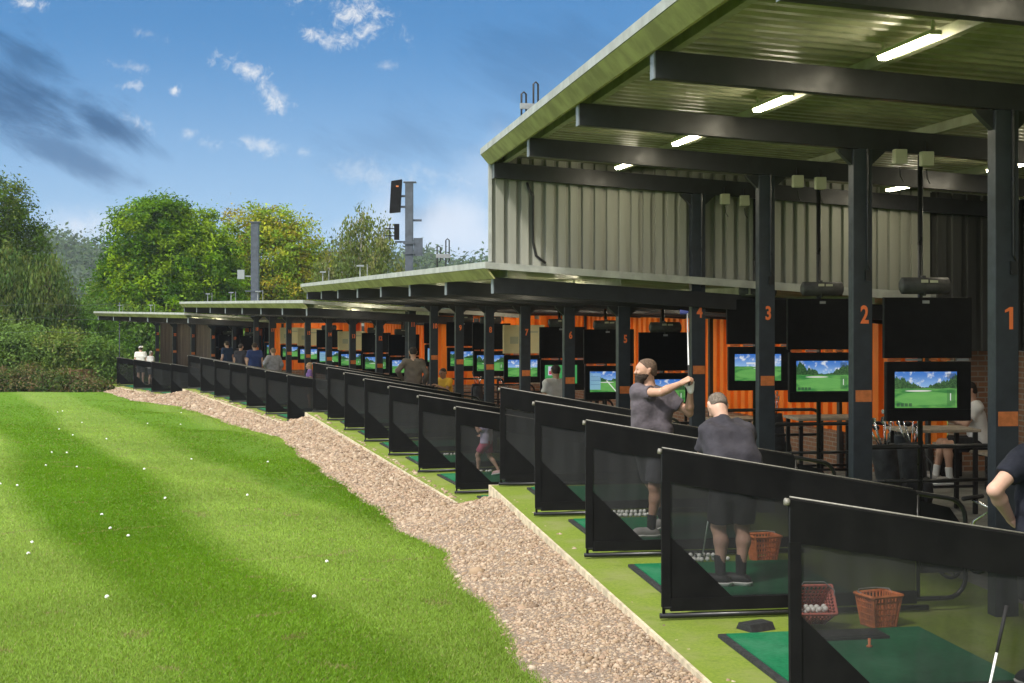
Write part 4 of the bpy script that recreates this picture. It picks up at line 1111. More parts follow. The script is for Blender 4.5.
DEF = dict(head=(0, .02, 1.64), face=(0, 1, -.08), up=(0, 0, 1), neck=(0, -.015, 1.46), chest=(0, .0, 1.28), waist=(0, .0, 1.08), pelvis=(0, -.0, .94),
           shL=(-.185, -.01, 1.42), shR=(.185, -.01, 1.42), elL=(-.25, -.04, 1.14), elR=(.25, -.04, 1.14), wrL=(-.25, .07, .90), wrR=(.25, .07, .90),
           hpL=(-.09, 0, .92), hpR=(.09, 0, .92), knL=(-.10, .03, .50), knR=(.10, .03, .50), anL=(-.105, -.02, .09), anR=(.105, -.02, .09),
           toL=(-.13, .16, .035), toR=(.13, .16, .035))
def person(loc, rz, label, joints=None, height=1.78, res=.013, girth=1., skinm=None, hairm=None, shirt=None, shorts=None, shoe=None, sock=None,
           beard=False, beardm=None, long_trousers=False, sleeve=.62, short_len=.80, sock_h=.14, hand=None, glove=None, hair='short', cap=None, belly=1., sole=None, group=None, seed=1., child=False, shirt_hem=.04, sandals=False):
    J = {k: vec(v) for k, v in DEF.items()}
    for k, v in (joints or {}).items(): J[k] = vec(v)
    root = empty('person', loc, rz, label, 'person', group)
    s = height / 1.78; root.scale = (s, s, s)
    g = girth
    hc = J['head']; f = nv(J['face']); u = nv(J['up']); u = nv(u - f * (u @ f)); r = np.cross(f, u)
    hs = 1.18 if child else 1.
    A = lambda uu, ff, rr=0.: hc + (u * uu + f * ff + r * rr) * hs
    sd = nv(J['shR'] - J['shL']); hd = nv(J['hpR'] - J['hpL']); md = nv(sd + hd)
    fwd = nv(np.cross((0, 0, 1), sd) * -1); fwd = nv(np.cross(nv(J['chest'] - J['pelvis']), sd)) * 1.
    if fwd @ np.cross((0, 0, 1), sd) < 0: fwd = -fwd
    # fwd = chest forward
    def torso(inf=0., wide=0.):
        return [(J['neck'] - sd * .11 * g - (0, 0, .045), J['neck'] + sd * .11 * g - (0, 0, .045), .058 + inf, .058 + inf, .05),
                (J['shL'] + sd * .02, J['shR'] - sd * .02, .062 + inf, .062 + inf, .05),
                (J['chest'] - sd * .085 * g + fwd * .005, J['chest'] + sd * .085 * g + fwd * .005, .102 * g + inf, .102 * g + inf, .055),
                (J['waist'] - md * (.062 + wide) * g, J['waist'] + md * (.062 + wide) * g, .088 * g * belly + inf + wide * .3, .088 * g * belly + inf + wide * .3, .06),
                (J['pelvis'] - hd * .075 * g, J['pelvis'] + hd * .075 * g, .098 * g + inf, .098 * g + inf, .06)]
    def limb(a, b_, ra, rb, k=.03, **kw): return [(J[a], J[b_], ra, rb, k)]
    # skin
    P_ = torso(-.004)
    for S in 'LR':
        sh, el, wr = J['sh' + S], J['el' + S], J['wr' + S]
        P_ += [(sh, sh + (el - sh) * .35, .056 * g, .052 * g, .04), (sh + (el - sh) * .35, el, .050 * g, .038 * g, .03),
               (el, el + (wr - el) * .3, .039 * g, .041 * g, .02), (el + (wr - el) * .3, wr, .041 * g, .026, .02)]
        hp, kn, an, to = J['hp' + S], J['kn' + S], J['an' + S], J['to' + S]
        cf = an + (kn - an) * .70; bk = nv(np.array((-(to - an)[0], -(to - an)[1], 0.))) * .018
        P_ += [(hp, kn, .088 * g, .056 * g, .05), (kn, cf + bk, .054 * g, .056 * g, .03), (cf + bk, an + (kn - an) * .12, .055 * g, .036, .03), (an + (kn - an) * .12, an - (0, 0, .03), .036, .036, .02)]
    P_ += [(J['neck'] - (0, 0, .05), A(-.06, -.02), .058 * g, .056 * g, .04)]
    V, Q = sdf_mesh(P_, res)
    parts = [(V, Q)]
    # head
    H = [(A(.022, -.022), A(.022, -.022), .084 * hs, .084 * hs, .03), (A(.012, .018), A(.012, .018), .079 * hs, .079 * hs, .03),
         (A(-.025, .03), A(-.092, .058), .064 * hs, .033 * hs, .03), (A(-.055, .0, .0), A(-.055, .0, .0), .062 * hs, .062 * hs, .03),
         (A(.022, .084, -.03), A(.022, .084, .03), .012, .012, .018), (A(-.002, .096), A(-.034, .110), .008, .0135, .012),
         (A(-.03, .086, -.045), A(-.03, .086, -.045), .013, .013, .03), (A(-.03, .086, .045), A(-.03, .086, .045), .013, .013, .03),
         (A(-.064, .091, -.016), A(-.064, .091, .016), .009, .009, .008), (A(-.075, .089, -.012), A(-.075, .089, .012), .0095, .0095, .006), (A(-.1, .078), A(-.1, .078), .017, .017, .02)]
    for sg in (-1, 1):
        H += [(A(.005, -.012, sg * .080), A(-.035, -.004, sg * .077), .016, .011, .012), (A(.012, -.022, sg * .087), A(-.02, -.018, sg * .085), .010, .008, .008)]
    H += [(A(-.06, -.02), J['neck'] + (A(-.06, -.02) - J['neck']) * .2, .056 * g, .057 * g, .03)]
    parts.append(sdf_mesh(H, min(res, .007)))
    hand = hand or {}
    for S in 'LR':
        wr, el = J['wr' + S], J['el' + S]; h = dict(dr=wr - el, n=-sd if S == 'R' else sd, t=fwd * .8 + np.array((0, 0, .3)), curl=.38); h.update(hand.get(S, {}))
        hp_ = hand_prims(wr, h['dr'], h['n'], h['t'], h['curl'], .82 if child else 1.)
        hv = sdf_mesh(hp_, .0045 if res < .012 else .006)
        if glove == S:
            npmesh('glove', hv[0], hv[1], flat('white_glove', (.75, .74, .70), rough=.7, bump=.2), None, root, True)
        else: parts.append(hv)
    off = 0; VV = []; QQ = []
    for v, q in parts: VV.append(v); QQ.append(q + off); off += len(v)
    VV = np.concatenate(VV); QQ = np.concatenate(QQ)
    body = npmesh('body', VV, QQ, [skinm or skin, flat('eye_dark', (.03, .02, .015), rough=.2), flat('lip', (.36, .15, .12), rough=.5)], None, root, True)
    cen = VV[QQ].mean(1); mi = np.zeros(len(QQ), np.int32)
    for sg in (-1, 1):
        e = A(.000, .088, sg * .032); d_ = np.abs((cen - e) @ u) * 1.8 + np.abs((cen - e) @ r) + .5 * np.abs((cen - e) @ f); mi[d_ < .017] = 1
    e = A(-.069, .098); mi[(np.abs((cen - e) @ u) < .007) & (np.abs((cen - e) @ r) < .022) & (np.abs((cen - e) @ f) < .02)] = 2
    body.data.polygons.foreach_set('material_index', mi)
    # shirt
    T = torso(.014, .016); tn = nv(J['neck'] - J['chest'])
    up_ = nv(J['chest'] - J['pelvis'])
    hem = J['pelvis'] - up_ * shirt_hem
    TT = []
    for i, p in enumerate(T):
        TT.append((*p[:5], [(hem, -up_)]))
    TT += [(J['chest'] + sd * .095 * g * o_, J['pelvis'] - up_ * .06 + hd * .095 * g * o_, .100 * g + .012, (.098 * g + .022) * max(1, belly * .95), .05, [(hem, -up_)]) for o_ in (-1, 0, 1)]
    TT.append((J['waist'] - md * .08 * g, J['pelvis'] - up_ * .05, .094 * g * belly, .104 * g, .05, [(hem, -up_)])); TT.append((J['waist'] + md * .08 * g, J['pelvis'] - up_ * .05, .094 * g * belly, .104 * g, .05, [(hem, -up_)]))
    for S in 'LR':
        sh, el = J['sh' + S], J['el' + S]; e = sh + (el - sh) * sleeve
        TT.append((sh, el, .074 * g, .066 * g, .04, [(e, el - sh)]))
        if sleeve > .95: TT.append((el, J['wr' + S], .056, .042, .03, [(J['wr' + S], J['wr' + S] - el)]))
    TT.append((J['neck'] - tn * .05, J['neck'] + tn * .012, .074 * g, .066 * g, .03, [(J['neck'] + tn * .008 + fwd * .0, tn + fwd * .35)]))
    V, Q = sdf_mesh(TT, min(res, .011), .0085 if res < .014 else .004, seed)
    npmesh('shirt', V, Q, shirt, None, root, True)
    # shorts or trousers
    B = [(J['pelvis'] - hd * .078 * g + up_ * .03, J['pelvis'] + hd * .078 * g + up_ * .03, .118 * g, .118 * g, .06), (J['pelvis'] - hd * .07 * g - (0, 0, .06), J['pelvis'] + hd * .07 * g - (0, 0, .06), .115 * g, .115 * g, .06)]
    for S in 'LR':
        hp, kn, an = J['hp' + S], J['kn' + S], J['an' + S]
        e = hp + (kn - hp) * short_len
        if long_trousers:
            B += [(hp, kn, .105 * g, .074 * g, .04), (kn, an, .072 * g, .055, .03, [(an + (0, 0, .0), an - kn)])]
        else: B.append((hp, hp + (kn - hp) * 1.15, .106 * g, .094 * g, .045, [(e, kn - hp)]))
    V, Q = sdf_mesh(B, min(res, .011), .0028, seed + 2)
    npmesh('shorts' if not long_trousers else 'trousers', V, Q, shorts, None, root, True)
    # socks, shoes
    for S in 'LR':
        kn, an, to = J['kn' + S], J['an' + S], J['to' + S]; d = nv(to - an); hl = an - nv(np.array((to - an)[:2].tolist() + [0.])) * .045
        fl = min(an[2], to[2]) 
        if sock is not None and not long_trousers:
            e = an + nv(kn - an) * sock_h
            V, Q = sdf_mesh([(an - (0, 0, .03), an + nv(kn - an) * (sock_h + .1), .043, .052, .02, [(e, kn - an)])], min(res, .01))
            npmesh('sock', V, Q, sock, None, root, True)
        tz = np.array((0, 0, 1.)); sd2 = nv(np.cross(d, tz)); hz = np.array((hl[0], hl[1], an[2] - .052)); tt_ = to.copy()
        sole_n = nv(np.cross(sd2, nv(tt_ + (0, 0, -.004) - hz)))
        if sole_n[2] < 0: sole_n = -sole_n
        base_p = hz - sole_n * .036
        cut = [(base_p, -sole_n)]
        F_ = [(hz, hz + (an - hz) * .2, .043, .043, .03, cut), (hz, tt_ - d * .05, .042, .046, .03, cut), (tt_ - d * .06 , tt_, .045, .034, .03, cut), (an - (0, 0, .03), tt_ - d * .1, .045, .04, .03, cut)]
        V, Q = sdf_mesh(F_, min(res, .009)); sh_ = npmesh('shoe', V, Q, shoe, None, root, True)
        cut2 = [(base_p + sole_n * .034, sole_n), (base_p - sole_n * .004, -sole_n)]
        F2 = [(hz, tt_ - d * .05, .058, .061, .03, cut2), (tt_ - d * .06, tt_, .060, .048, .03, cut2)]
        V, Q = sdf_mesh(F2, min(res, .008)); npmesh('sole', V, Q, sole or flat('white_sole', (.75, .75, .72), rough=.6), None, sh_, True)
    # hair, beard, cap
    hm = hairm or flat('brown_hair', (.045, .028, .018), rough=.7, var=.3, scale=60, bump=.4, bscale=90)
    if hair:
        cutl = [(A(.060, .052), nv(f * 1.0 - u * .95)), (A(-.055, -.05), -u)]
        X = [(A(.026, -.024), A(.026, -.024), .0875 * hs, .0875 * hs, .02, cutl), (A(.022, .012), A(.022, .012), .0825 * hs, .0825 * hs, .02, cutl), (A(-.02, -.045), A(-.02, -.045), .068 * hs, .068 * hs, .02, cutl)]
        if hair == 'long':
            X += [(A(-.02, -.06, o), A(-.20, -.07, o * 1.1), .055, .035, .03) for o in (-.045, .0, .045)]
        if hair == 'tail': X += [(A(.02, -.10), A(-.14, -.14), .035, .02, .02)]
        V, Q = sdf_mesh(X, min(res, .008), .002, 3.3); npmesh('hair', V, Q, hm, None, root, True)
    if beard:
        cutb = [(A(-.044, .06), nv(u + f * .30))]
        X = [(A(-.035, .034), A(-.116, .064), .0675, .047, .03, cutb), (A(-.066, .025, -.04), A(-.075, .06, -.015), .036, .035, .02, cutb), (A(-.066, .025, .04), A(-.075, .06, .015), .036, .035, .02, cutb),
             (A(-.05, .0, -.068), A(-.0, -.002, -.072), .014, .012, .015), (A(-.05, .0, .068), A(-.0, -.002, .072), .014, .012, .015), (A(-.054, .097, -.004), A(-.070, .088, -.036), .010, .011, .012), (A(-.054, .097, .004), A(-.070, .088, .036), .010, .011, .012)]
        V, Q = sdf_mesh(X, .0065, .0018, 5.); npmesh('beard', V, Q, beardm or hm, None, root, True)
    if cap is not None:
        X = [(A(.04, -.01), A(.04, -.01), .098, .098, .02, [(A(.03, 0), -u + f * .1)]), (A(.045, .06), A(.038, .15), .05, .045, .02, [(A(.052, .1), u), (A(.036, .1), -u)])]
        V, Q = sdf_mesh(X, .009); npmesh('cap', V, Q, cap, None, root, True)
    return root, J

th1, th2, th3, th4 = [s['th'] for s in SEC]
grey_tee = flat('mauve_grey_cotton', (.098, .084, .098), rough=.9, var=.15, scale=7, bump=.9, bscale=9)
char_tee = flat('charcoal_cotton', (.029, .027, .035), rough=.9, var=.18, scale=7, bump=.9, bscale=9)
black_sh = flat('black_cotton', (.016, .016, .018), rough=.9, var=.2, scale=7)
navy = flat('navy_cotton', (.010, .012, .022), rough=.9, var=.2, scale=7, bump=.9, bscale=9)
white_c = flat('white_cotton', (.62, .60, .58), rough=.9, var=.06, scale=7)
lgrey = flat('light_grey_cotton', (.40, .39, .38), rough=.9, var=.08, scale=7)
olive_c = flat('brown_grey_cotton', (.105, .085, .070), rough=.9, var=.12, scale=7)
dgrey_sh = flat('dark_grey_shorts_cloth', (.055, .055, .065), rough=.9, var=.15, scale=7)
blk_shoe = flat('black_shoe', (.018, .018, .02), rough=.6)
gry_shoe = flat('grey_shoe', (.30, .29, .28), rough=.6)
blk_sock = flat('black_sock', (.02, .02, .022), rough=.95); wht_sock = flat('white_sock', (.6, .6, .58), rough=.95)

# bearded golfer at the end of his swing: chest turned towards the camera and the range, head towards the range
rz = R(150)
w2l = lambda wx, wy, z: (math.cos(rz) * wx + math.sin(rz) * wy, -math.sin(rz) * wx + math.cos(rz) * wy, z)
Hn = np.array(w2l(.345, -.20, 1.585))
J1 = dict(head=w2l(-.05, -.02, 1.665), face=w2l(-1, -.16, .02), up=w2l(.02, 0, 1), neck=w2l(.0, 0, 1.475), chest=w2l(.01, -.01, 1.29), waist=w2l(.015, .0, 1.09), pelvis=w2l(.01, .02, .95),
          shR=w2l(-.14, -.06, 1.445), shL=w2l(.175, .02, 1.405), elR=w2l(.075, -.24, 1.455), wrR=w2l(.285, -.21, 1.545),
          elL=w2l(.38, -.02, 1.235), wrL=w2l(.375, -.16, 1.475),
          hpL=w2l(.075, .02, .93), hpR=w2l(-.05, .05, .93), knL=w2l(-.0, -.02, .52), knR=w2l(.13, .16, .52), anL=w2l(-.02, -.03, .09), anR=w2l(.26, .22, .16),
          toL=w2l(-.20, -.06, .035), toR=w2l(.12, .20, .035))
J1['hpL'], J1['hpR'] = w2l(.085, .0, .93), w2l(-.07, .05, .93)
J1['knL'], J1['knR'] = w2l(.03, -.03, .51), w2l(.02, .20, .52); J1['anL'], J1['anR'] = w2l(.0, -.03, .09), w2l(.16, .28, .15)
J1['toL'], J1['toR'] = w2l(-.19, -.07, .035), w2l(.02, .24, .035)
cd = np.array(w2l(.06, .75, .66)); cd = nv(cd)           # club direction
person(P(0, -1.80, 3.75, .036), rz, 'bearded man in mauve grey t-shirt and dark shorts finishing a golf swing with raised arms', J1, 1.80, .0105, 1.0, skin, flat('buzzed_brown_hair', (.105, .068, .046), rough=.8, var=.3, scale=60, bump=.5, bscale=90),
       grey_tee, dgrey_sh, gry_shoe, blk_sock, beard=True, beardm=flat('dark_brown_beard', (.030, .019, .013), rough=.85, var=.3, scale=60, bump=.5, bscale=90), glove='L', sleeve=.58, belly=1.04, short_len=.92,
       hand={'R': dict(dr=w2l(.6, -.05, .35), n=w2l(.1, .9, -.2), t=cd, curl=1.0), 'L': dict(dr=w2l(-.05, -.2, .95), n=w2l(-.5, .8, .2), t=w2l(-.3, -.2, .9), curl=1.05)}, seed=1.2)
def club(a, d, ln, label, head=None, hm='chrome', blade=(1, 0, 0)):
    a = Vector(a); d = Vector(d).normalized()
    r = empty('golf_club', a, 0, label, 'golf club')
    m = MB(); m.tube([d * .22, d * ln], [.008, .0065], 8); m.build('shaft', mt['shaft'], r, True)
    m = MB(); m.tube([d * -.05, d * .22], [.0125, .009], 8); m.build('grip', mt['grip'], r, True)
    bl = Vector(blade); bl = (bl - d * bl.dot(d)).normalized(); nn_ = d.cross(bl)
    e = d * ln; V = []
    for sgn in (-1, 1):
        V += [e - bl * .005 + nn_ * .008 * sgn - d * .01, e + bl * .075 + nn_ * .008 * sgn - d * .025, e + bl * .078 + nn_ * .012 * sgn + d * .035, e - bl * .012 + nn_ * .012 * sgn + d * .025]
    m = MB(); m.hexa([V[0], V[1], V[2], V[3], V[4], V[5], V[6], V[7]]); m.build('club_head', mt[hm], r, bevel=.004)
    return r
ctr = P(0, -1.80, 3.75, .036); S_ = 1.80 / 1.78
hw = ctr + Vector((.355, -.205, 1.56)) * S_
club(hw, (.07, .70, .66), .98, 'silver golf club with blue head held up by the bearded man', hm='bluehead', blade=(-1, 0, .1))

# golfer bending over the ball, back to the camera
J2 = dict(pelvis=(0, -.10, .93), waist=(0, -.05, 1.06), chest=(-.01, .09, 1.22), neck=(-.02, .23, 1.375), head=(-.045, .335, 1.50), face=(-.12, .62, -.85), up=(0, .80, .6),
          shL=(-.175, .16, 1.285), shR=(.165, .16, 1.295), elL=(-.215, .27, 1.03), elR=(.185, .29, 1.04), wrL=(-.075, .42, .86), wrR=(.02, .42, .82),
          hpL=(-.10, -.09, .90), hpR=(.10, -.09, .90), knL=(-.12, .02, .49), knR=(.085, .02, .49), anL=(-.115, -.05, .09), anR=(.06, -.05, .09), toL=(-.29, .0, .035), toR=(-.10, .03, .035))
c2 = P(0, -1.73, 1.30, .036); rz2 = R(6)
person(c2, rz2, 'stocky man in charcoal t-shirt and black shorts bending over the ball, back to camera', J2, 1.74, .0105, 1.08, skin2, flat('cropped_grey_hair', (.13, .105, .085), rough=.9, var=.3, scale=60),
       char_tee, black_sh, blk_shoe, blk_sock, sleeve=.62, belly=1.22, short_len=.88, sock_h=.17, seed=2.7, shirt_hem=.06,
       hand={'L': dict(dr=(.25, .1, -.8), n=(.9, 0, .1), t=(0, .6, .5), curl=1.0), 'R': dict(dr=(-.2, .1, -.8), n=(-.9, 0, .1), t=(0, .6, .5), curl=1.0)})
q = Matrix.Rotation(rz2, 3, 'Z') @ Vector((-.03, .46, .83)) + c2
club(q, (-.03, .64, -.80), .98, 'golf club held low by the bending man', hm='chrome', blade=(-1, .1, 0))

# man cut by the right frame edge, hand on hip
J3 = dict(elL=(-.43, -.10, 1.235), wrL=(-.245, .05, 1.03), shL=(-.20, -.02, 1.42), elR=(.30, .05, 1.13), wrR=(.28, .25, 1.0))
c3 = Vector((3.33, 8.75, .002)); rz3 = R(8)
person(c3, rz3, 'man in dark navy t-shirt at the right frame edge, hand on hip', J3, 1.80, .011, 1.1, skin2, None, navy, black_sh, blk_shoe, blk_sock, seed=4.1, short_len=.9,
       hand={'L': dict(dr=(.55, .15, -.5), n=(.6, .2, .3), t=(0, .8, .3), curl=.5)})
club((2.79, 8.05, .62), (-.18, -.12, -.62), .64, 'silver golf club slanting at the lower right corner', hm='chrome', blade=(-1, 0, 0))
# standing man further back at right edge
person(P(0, .95, -.55), R(60), 'man in light grey shirt half hidden at the right frame edge', None, 1.75, .013, 1.05, skin, None, lgrey, black_sh, blk_shoe, blk_sock, seed=5.)
# seated man by the brick wall
J5 = dict(pelvis=(0, -.05, .55), waist=(0, -.02, .70), chest=(0, .02, .90), neck=(0, .05, 1.07), head=(0, .10, 1.24), face=(0, 1, -.2), shL=(-.19, .03, 1.03), shR=(.19, .03, 1.03),
          elL=(-.22, .20, .80), elR=(.22, .20, .80), wrL=(-.12, .42, .92), wrR=(.12, .42, .92), hpL=(-.10, .0, .53), hpR=(.10, .0, .53), knL=(-.14, .43, .53), knR=(.14, .43, .53),
          anL=(-.14, .38, .10), anR=(.14, .50, .10), toL=(-.15, .56, .035), toR=(.15, .68, .035))
person(P(0, 3.60, 7.5, .0), th1 + R(78), 'man in white shirt and black shorts seated on the bench by the brick wall', J5, 1.78, .012, 1., skin, flat('dark_hair', (.02, .013, .01), rough=.8), white_c, black_sh, gry_shoe, wht_sock, seed=6., hand={'L': dict(dr=(.2, .9, .0), n=(0, 0, -1), t=(1, 0, 0), curl=.3), 'R': dict(dr=(-.2, .9, 0), n=(0, 0, -1), t=(-1, 0, 0), curl=.3)})
# little girl running in the second row of bays
J6 = dict(head=(0, .03, 1.56), neck=(0, -.0, 1.36), elL=(-.33, .10, 1.24), wrL=(-.30, .22, 1.46), elR=(.22, .05, 1.12), wrR=(.16, .22, 1.08),
          knL=(-.11, .22, .56), anL=(-.11, .05, .22), toL=(-.12, .22, .15), knR=(.10, -.05, .52), anR=(.11, -.33, .14), toR=(.12, -.14, .035), shL=(-.165, 0, 1.34), shR=(.165, 0, 1.34))
J6.update(anL=(-.10, .20, .09), toL=(-.11, .38, .035))
person(P(1, -1.66, 1.9, .036), R(68), 'little blond girl in pale lilac top and pink shorts running behind the mesh', J6, 1.04, .014, 1.12, skin2, flat('blond_hair', (.36, .24, .11), rough=.7, var=.2, scale=50),
       flat('lilac_cotton', (.45, .40, .55), rough=.9, var=.1, scale=6), flat('pink_cotton', (.42, .10, .16), rough=.9, var=.15, scale=6), flat('pink_shoe', (.6, .4, .4), rough=.6), None, hair='tail', child=True, seed=7., short_len=.75)
# people along the second row
person(P(1, .2, 4.15), R(20), 'man in light grey t-shirt standing between posts 6 and 7, back to camera', None, 1.74, .013, 1.02, skin3, flat('dark_hair', (.02, .013, .01)), lgrey, dgrey_sh, blk_shoe, blk_sock, seed=8.)
J8 = dict(elL=(-.36, -.10, 1.22), wrL=(-.21, .04, 1.02), elR=(.30, -.06, 1.15))
person(P(1, -1.0, 11.3, .03), R(12), 'man in brown grey top with hand on hip, back to camera, near post 11', J8, 1.84, .013, .92, skin, flat('dark_hair', (.02, .013, .01)), olive_c, black_sh, blk_shoe, blk_sock, seed=9., sleeve=.97)
J9 = {k: v for k, v in J5.items()}
person(P(1, .35, 14.0, -.08), R(140), 'person in yellow top seated behind the divider near post 10', J9, 1.72, .014, 1., skin3, None, flat('yellow_cotton', (.62, .36, .03), rough=.9), black_sh, blk_shoe, blk_sock, seed=10.)
r = empty('stool', P(1, .35, 14.0, 0), SEC[1]['th'], 'small dark stool under the person in yellow', 'stool')
m = MB(); m.tube([(0, 0, .36), (0, 0, .40)], .19, 14); m.build('seat', mt['wood'], r)
for a in range(4):
    m = MB(); x, y = .12 * math.cos(a * 1.57 + .78), .12 * math.sin(a * 1.57 + .78); m.tube([(x, y, .36), (x * 1.4, y * 1.4, 0)], .014, 6); m.build('leg', mt['tube'], r)
# third and fourth rows
person(P(2, -1., 4.0, .03), R(100), 'child with blond hair in purple top in the third row of bays', None, 1.45, .016, .95, skin2, flat('blond_hair', (.36, .24, .11)), flat('purple_cotton', (.22, .12, .36), rough=.9), black_sh, blk_shoe, None, hair='long', seed=11.)
person(P(2, -1., 9.0, .03), R(30), 'person in grey hooded top, rightmost of the far group by the screens', J8, 1.76, .016, 1.1, skin, flat('blond_brown_hair', (.16, .10, .05)), flat('grey_marl', (.24, .24, .26), rough=.95, var=.15, scale=12), dgrey_sh, blk_shoe, None, sleeve=.97, seed=12.)
person(P(2, -1., 12.0, .03), R(15), 'broad man in bright navy polo shirt in the far group', None, 1.86, .016, 1.12, skin, None, flat('royal_navy', (.018, .035, .12), rough=.9), black_sh, blk_shoe, None, seed=13.)
person(P(2, -1., 14.5, .03), R(-20), 'man in dark grey t-shirt behind the navy polo man', None, 1.76, .016, 1.05, skin, None, char_tee, black_sh, blk_shoe, None, seed=14.)
person(P(2, -1., 17.2, .03), R(50), 'man in black and blue top farthest left of the group', None, 1.80, .016, 1.05, skin2, None, flat('dark_blue_cotton', (.012, .03, .07), rough=.9), black_sh, blk_shoe, None, seed=15.)
person(P(3, -1.6, 8.0, .03), R(10), 'distant man in white shirt and white cap at the far end bay', None, 1.78, .02, 1.05, skin2, None, white_c, dgrey_sh, blk_shoe, None, cap=flat('white_cap', (.7, .7, .68)), seed=16.)
person(P(3, -1.4, 7.1, .03), R(-40), 'distant person in pale grey shirt beside the man with the white cap', None, 1.58, .02, 1., skin2, flat('grey_hair', (.3, .28, .25)), lgrey, dgrey_sh, blk_shoe, None, seed=17.)
# ---------------------------------------------------------------- trees and planting
def leaves(cl, per, lsz, spread, cols, rng, up=.5, droop=0., flat_=1.):
    """cl: clump centres with outward normals; per leaves per clump; returns verts, quads, colours"""
    n = len(cl[0]) * per
    c = np.repeat(cl[0], per, 0); o = np.repeat(cl[1], per, 0); sp = np.repeat(cl[2], per)[:, None]
    off = rng.normal(0, 1, (n, 3)) * sp * spread; off[:, 2] *= flat_
    if droop: off[:, 2] -= np.abs(rng.normal(0, 1, n)) * droop * sp[:, 0]
    p = c + off
    nr = o * .7 + rng.normal(0, .75, (n, 3)) + np.array((0, 0, up)); nr /= np.linalg.norm(nr, axis=1)[:, None]
    a = np.cross(nr, rng.normal(0, 1, (n, 3))); a /= np.linalg.norm(a, axis=1)[:, None]; b_ = np.cross(nr, a)
    L_ = lsz * rng.uniform(.6, 1.35, (n, 1)); 
    if droop: a = a * .35 + np.array((0, 0, -1.)) * .9; L_ = L_ * 1.2
    v = np.stack([p - a * L_, p + b_ * L_ * .45 + nr * L_ * .12, p + a * L_, p - b_ * L_ * .45 + nr * L_ * .12], 1)
    ci = rng.choice(len(cols), len(cl[0])); cc = np.array(cols)[ci] * rng.uniform(.8, 1.22, (len(ci), 1))
    col = np.repeat(np.repeat(cc, per, 0) * rng.uniform(.72, 1.3, (n, 1)), 4, 0)
    return v.reshape(-1, 3), np.arange(4 * n).reshape(-1, 4), col
def clumps(blobs, n, rng, inner=.55, size=.5, zmin=None):
    vol = np.array([b_[3] * b_[4] * b_[5] for b_ in blobs]) ** .75; k = rng.choice(len(blobs), n, p=vol / vol.sum())
    B = np.array(blobs)[k]; d = rng.normal(0, 1, (n, 3)); d /= np.linalg.norm(d, axis=1)[:, None]
    rad = rng.uniform(inner, 1.05, n)[:, None]
    p = B[:, :3] + d * rad * B[:, 3:6]
    o = d / B[:, 3:6]; o /= np.linalg.norm(o, axis=1)[:, None]
    s = rng.uniform(.6, 1.4, n) * size
    return p, o, s
def tree(name, loc, label, blobs, cols, n, per, lsz, size, trunk_h, trunk_r, rng, bark='bark', group=None, inner=.5, up=.5, droop=0., cat='tree', spread=.6, limbs=True, flat_=.8):
    r = empty(name, loc, 0, label, cat, group)
    cl = clumps(blobs, n, rng, inner, size)
    v, f, c = leaves(cl, per, lsz, spread, cols, rng, up, droop, flat_)
    npmesh('crown', v, f, mt['leaf'], c, r)
    m = MB()
    if trunk_r:
        top = (blobs[0][0] * .3, blobs[0][1] * .3, trunk_h)
        m.tube([(0, 0, -.3), (.02, 0, .3), (top[0] * .4, top[1] * .4, trunk_h * .5), top], [trunk_r * 1.5, trunk_r * 1.05, trunk_r * .9, trunk_r * .7], 10)
        o = m.build('trunk', mt[bark], r, True)
        if limbs:
            m = MB()
            for i, b_ in enumerate(blobs):
                p0 = Vector((top[0] * .8, top[1] * .8, trunk_h * (.75 + .25 * ((i * 7) % 5) / 5))); p1 = Vector(b_[:3]); p2 = p1 + Vector((b_[3] * .5 * math.cos(i * 2.), b_[4] * .4, b_[5] * .6))
                mid = p0.lerp(p1, .5) + Vector((0, 0, .15 * (p1 - p0).length)); m.tube([p0, mid, p1, p2], [trunk_r * .45, trunk_r * .32, trunk_r * .18, trunk_r * .05], 6)
                for j in range(4):
                    q = p1 + Vector((b_[3] * .8 * math.cos(j * 1.7 + i), b_[4] * .8 * math.sin(j * 1.7 + i), b_[5] * (.5 - .3 * j))); m.tube([p1, p1.lerp(q, .5) + Vector((0, 0, .1)), q], [trunk_r * .15, trunk_r * .1, trunk_r * .03], 5)
            m.build('limb', mt[bark], r, True)
    return r
def blobset(rng, w, d, z0, z1, n, rb, taper=.5):
    out = []
    for i in range(n):
        f = (i + .5) / n; z = z0 + (z1 - z0) * f
        wr = math.sin(math.pi * (.12 + .80 * f) ) ** .7
        a = i * 2.4; q = .62 * wr
        out.append((w * q * math.cos(a), d * q * math.sin(a), z, rb * (.8 + .5 * rng.random()), rb * (.8 + .5 * rng.random()), rb * (.7 + .3 * rng.random())))
    return out
g_ = np.random.default_rng(5)
at = lambda px, Y: (px - 512) / 1422 * Y
def zpx(py, Y): return CAMZ + (305 - py) / 1422 * Y
